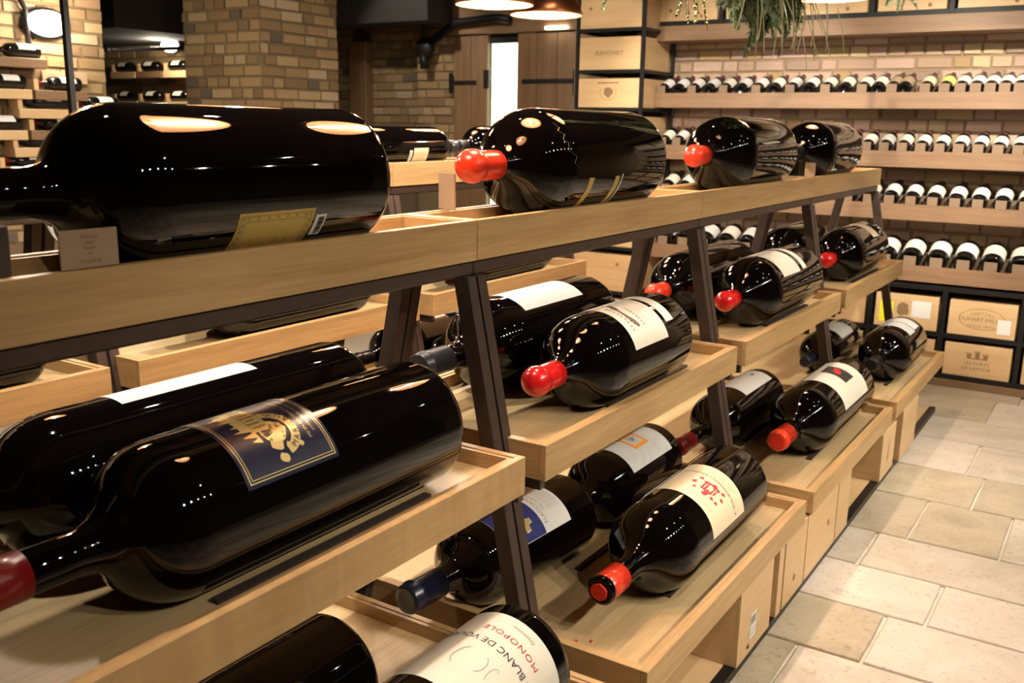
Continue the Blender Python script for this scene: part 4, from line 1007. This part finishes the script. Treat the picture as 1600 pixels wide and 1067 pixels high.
# ------------------------------------------------------------------ garland
gl = empty('fir_garland', (XC, 3.8, 2.08), 0, 'green fir garland with pale leaves hanging among the lamps', 'garland')
rg = random.Random(31)
bm = bmesh.new(); pts = [(.02*math.sin(k*1.7), -1.4+.28*k, .27+.02*math.cos(k*.9)) for k in range(10)]; tube(bm, pts, .012, 7)
tube(bm, [(.02, -.12, .26), (.03, -.12, .12), (.02, -.12, .0)], .010, 6); tube(bm, [(.05, -.05, .24), (.18, .15, .16), (.225, .6, .14), (.225, 1.0, .14), (.15, 1.3, .14)], .009, 6)
for yy in (-1.25, -.87): tube(bm, [(0, yy, .27), (0, yy, .0)], .006, 5)
for yy in (-1.3, -.2, .9): tube(bm, [(0, yy, .25), (0, yy, ZC-2.081)], .002, 4)
build('garland_rope', bm, MT['bark'], gl)
def sprig(base, direc, ln, mats, needles=70, wmax=.035):
    d = Vector(direc).normalized(); side = d.orthogonal().normalized(); bm = bmesh.new()
    p = Vector(base); pts = [p]
    for k in range(5):
        d = (d+Vector((rg.uniform(-.12, .12), rg.uniform(-.12, .12), -.08))).normalized(); p = p+d*ln/5; pts.append(p)
    tube(bm, pts, [.003]*5+[.001], 4, 1)
    for k in range(needles):
        t = rg.random()*5*.98; i = min(4, int(t)); q = pts[i].lerp(pts[i+1], t-i); dd = (pts[i+1]-pts[i]).normalized()
        a = rg.random()*2*PI; b = (side*math.cos(a)+dd.cross(side)*math.sin(a))
        nl = wmax*(1-.12*t)*rg.uniform(.7, 1.1); tip = q+(dd*.75+b).normalized()*nl; wv = dd.cross(b).normalized()*.0036
        f = bm.faces.new([bm.verts.new(q-wv), bm.verts.new(q+wv), bm.verts.new(tip)]); f.material_index = 0
    return build('fir_sprig', bm, [MT[mats], MT['bark']], gl)
def loc(y, z, x=0): return (x, y-3.8, z-2.08)
for k in range(150):
    y = rg.gauss(3.68, .14); a = rg.uniform(-1, 1)
    sprig(loc(y, rg.uniform(1.90, 2.12)+.25*abs(y-3.66), rg.uniform(-.07, .09)), (a*.7, rg.uniform(-.9, .9), rg.uniform(-1, -.2)), rg.uniform(.08, .15), rg.choice(['fir', 'fir2']), 120, .044)
for k in range(40):
    y = rg.uniform(3.9, 5.1); sprig(loc(y, 2.19, rg.uniform(.20, .26)), (rg.uniform(-.5, .5), rg.uniform(-.5, .5), -.7), rg.uniform(.10, .16), rg.choice(['fir', 'fir2']), 90, .035)
for (y, zz) in ((2.53, .22), (2.60, .16), (2.93, .22), (2.97, .24), (3.05, .18), (2.9, .14), (2.56, .2)):
    for j in range(2): sprig(loc(y+rg.uniform(-.03, .03), 2.05, rg.uniform(-.04, .04)), (rg.uniform(-.2, .2), rg.uniform(-.2, .2), -1), zz+rg.uniform(-.02, .03), 'fir2' if j else 'fir', 100, .03)
for k in range(26):
    y = rg.gauss(3.6, .22); z = 2.01+rg.uniform(-.05, .03); bm = bmesh.new()
    base = Vector(loc(y, z, rg.uniform(.05, .16))); d = Vector((rg.uniform(-.3, .3), rg.uniform(-.7, .5), -1)).normalized(); s = d.cross(Vector((1, .3, .2))).normalized()
    L_ = rg.uniform(.14, .26); vs = []
    for i in range(7):
        t = i/6; wd_ = .010*math.sin(PI*min(1, .12+t*.88))+.0008; c_ = base+d*L_*t+Vector((.02*math.sin(t*2), .03*t*t, 0)); vs.append((bm.verts.new(c_-s*wd_), bm.verts.new(c_+Vector((.003, 0, 0))), bm.verts.new(c_+s*wd_)))
    for a, b in zip(vs, vs[1:]): bm.faces.new((a[0], a[1], b[1], b[0])); bm.faces.new((a[1], a[2], b[2], b[1]))
    build('long_leaf', bm, MT['leaf'], gl, smooth=True)

# ------------------------------------------------------------------ ceiling spotlights
def spot(x, y, tx, ty, tz, label, power=SPOT_W, size=70, z=ZC):
    o = empty('ceiling_spot', (x, y, z), 0, label, 'spotlight', 'black ceiling spotlights')
    d = (Vector((tx, ty, tz))-Vector((x, y, z-.12))).normalized(); q = d.to_track_quat('-Z', 'Y').to_matrix().to_4x4()
    bm = bmesh.new(); lathe_z(bm, [(0, .09), (.035, .09), (.042, .07), (.045, -.06), (.040, -.06), (.036, -.045)], 20)
    bm.transform(Matrix.Translation((0, 0, -.14)) @ q); build('lamp_head', bm, MT['iron'], o, smooth=True)
    bm = bmesh.new(); lathe_z(bm, [(0, -.046), (.034, -.046), (.034, -.044), (0, -.044)], 16); bm.transform(Matrix.Translation((0, 0, -.14)) @ q); build('lens', bm, MT['spotlens'], o)
    bm = bmesh.new(); tube(bm, [(0, 0, -.001), (0, 0, -.12)], .01, 8); build('stem', bm, MT['iron'], o)
    l_ = spot_light(None, (0, 0, 0), (0, 0, -1), power, size); l_.parent = o
    l_.matrix_basis = Matrix.Translation(Vector((0, 0, -.14))+d*.07) @ q
    return o
SP = [(.45, 1.9, -.05, 2.3, 0, .75, 55, 'the near floor aisle'), (.55, 3.2, .20, 3.5, 0, 1.35, 52, 'the middle of the floor aisle'), (.5, 4.6, .05, 5.0, 0, 1.5, 58, 'the far floor aisle'),
      (1.7, 0.45, -1.1, 0.80, .38, 0.75, 36, 'the nearest front rack bay, first of a row'), (1.7, 1.03, -1.1, 1.38, .38, 0.85, 36, 'the nearest front rack bay, second of a row'), (1.7, 1.61, -1.1, 1.96, .38, 1.10, 36, 'the second front rack bay, first of a row'), (1.7, 2.19, -1.1, 2.54, .38, 1.15, 36, 'the second front rack bay, second of a row'), (1.7, 2.77, -1.1, 3.12, .38, 1.15, 36, 'the third front rack bay, first of a row'), (1.7, 3.35, -1.1, 3.70, .38, 1.15, 36, 'the third front rack bay, second of a row'), (1.7, 3.93, -1.1, 4.28, .38, 1.15, 36, 'the farthest front rack bay, first of a row'), (1.7, 4.51, -1.1, 4.86, .38, 1.15, 36, 'the farthest front rack bay, second of a row'),
      (.9, 3.7, .0, 6.3, 1.35, 2.7, 42, 'the far right wall shelves'), (.1, 3.7, -.7, 6.3, 1.35, 2.9, 42, 'the right wall shelves'), (-.75, 3.7, -1.4, 6.3, 1.4, 2.9, 42, 'the middle wall shelves'), (-1.8, 3.7, -2.3, 6.3, 1.45, 2.8, 42, 'the left wall shelves'), (-2.9, 4.7, -3.1, 5.9, 1.7, .35, 55, 'the corner crate rack'),
      (-1.85, 1.0, -2.2, 1.3, .8, 1.3, 75, 'the near rear rack bay'), (-1.85, 2.2, -2.2, 2.5, .8, 1.3, 75, 'the middle rear rack bay'), (-1.85, 3.4, -2.3, 3.6, .8, 1.3, 75, 'the far rear rack bay'),
      (-4.3, 3.1, -5.7, 3.4, 1.6, .8, 65, 'the left brick wall'), (-3.6, 4.3, -5.1, 5.1, 1.6, .27, 55, 'the brick pillar'), (-5.2, 5.6, -5.4, 7.2, 1.6, .45, 65, 'the brick pilaster'), (-3.9, 5.3, -4.2, 7.0, 1.6, .4, 60, 'the plank doors')]
for (x, y, tx, ty, tz, pw_, sz, nm) in SP:
    spot(x, y, tx, ty, tz, 'small black ceiling spotlight aimed at '+nm, SPOT_W*pw_, sz, z=(2.1 if 'recessed' in nm else ZC))
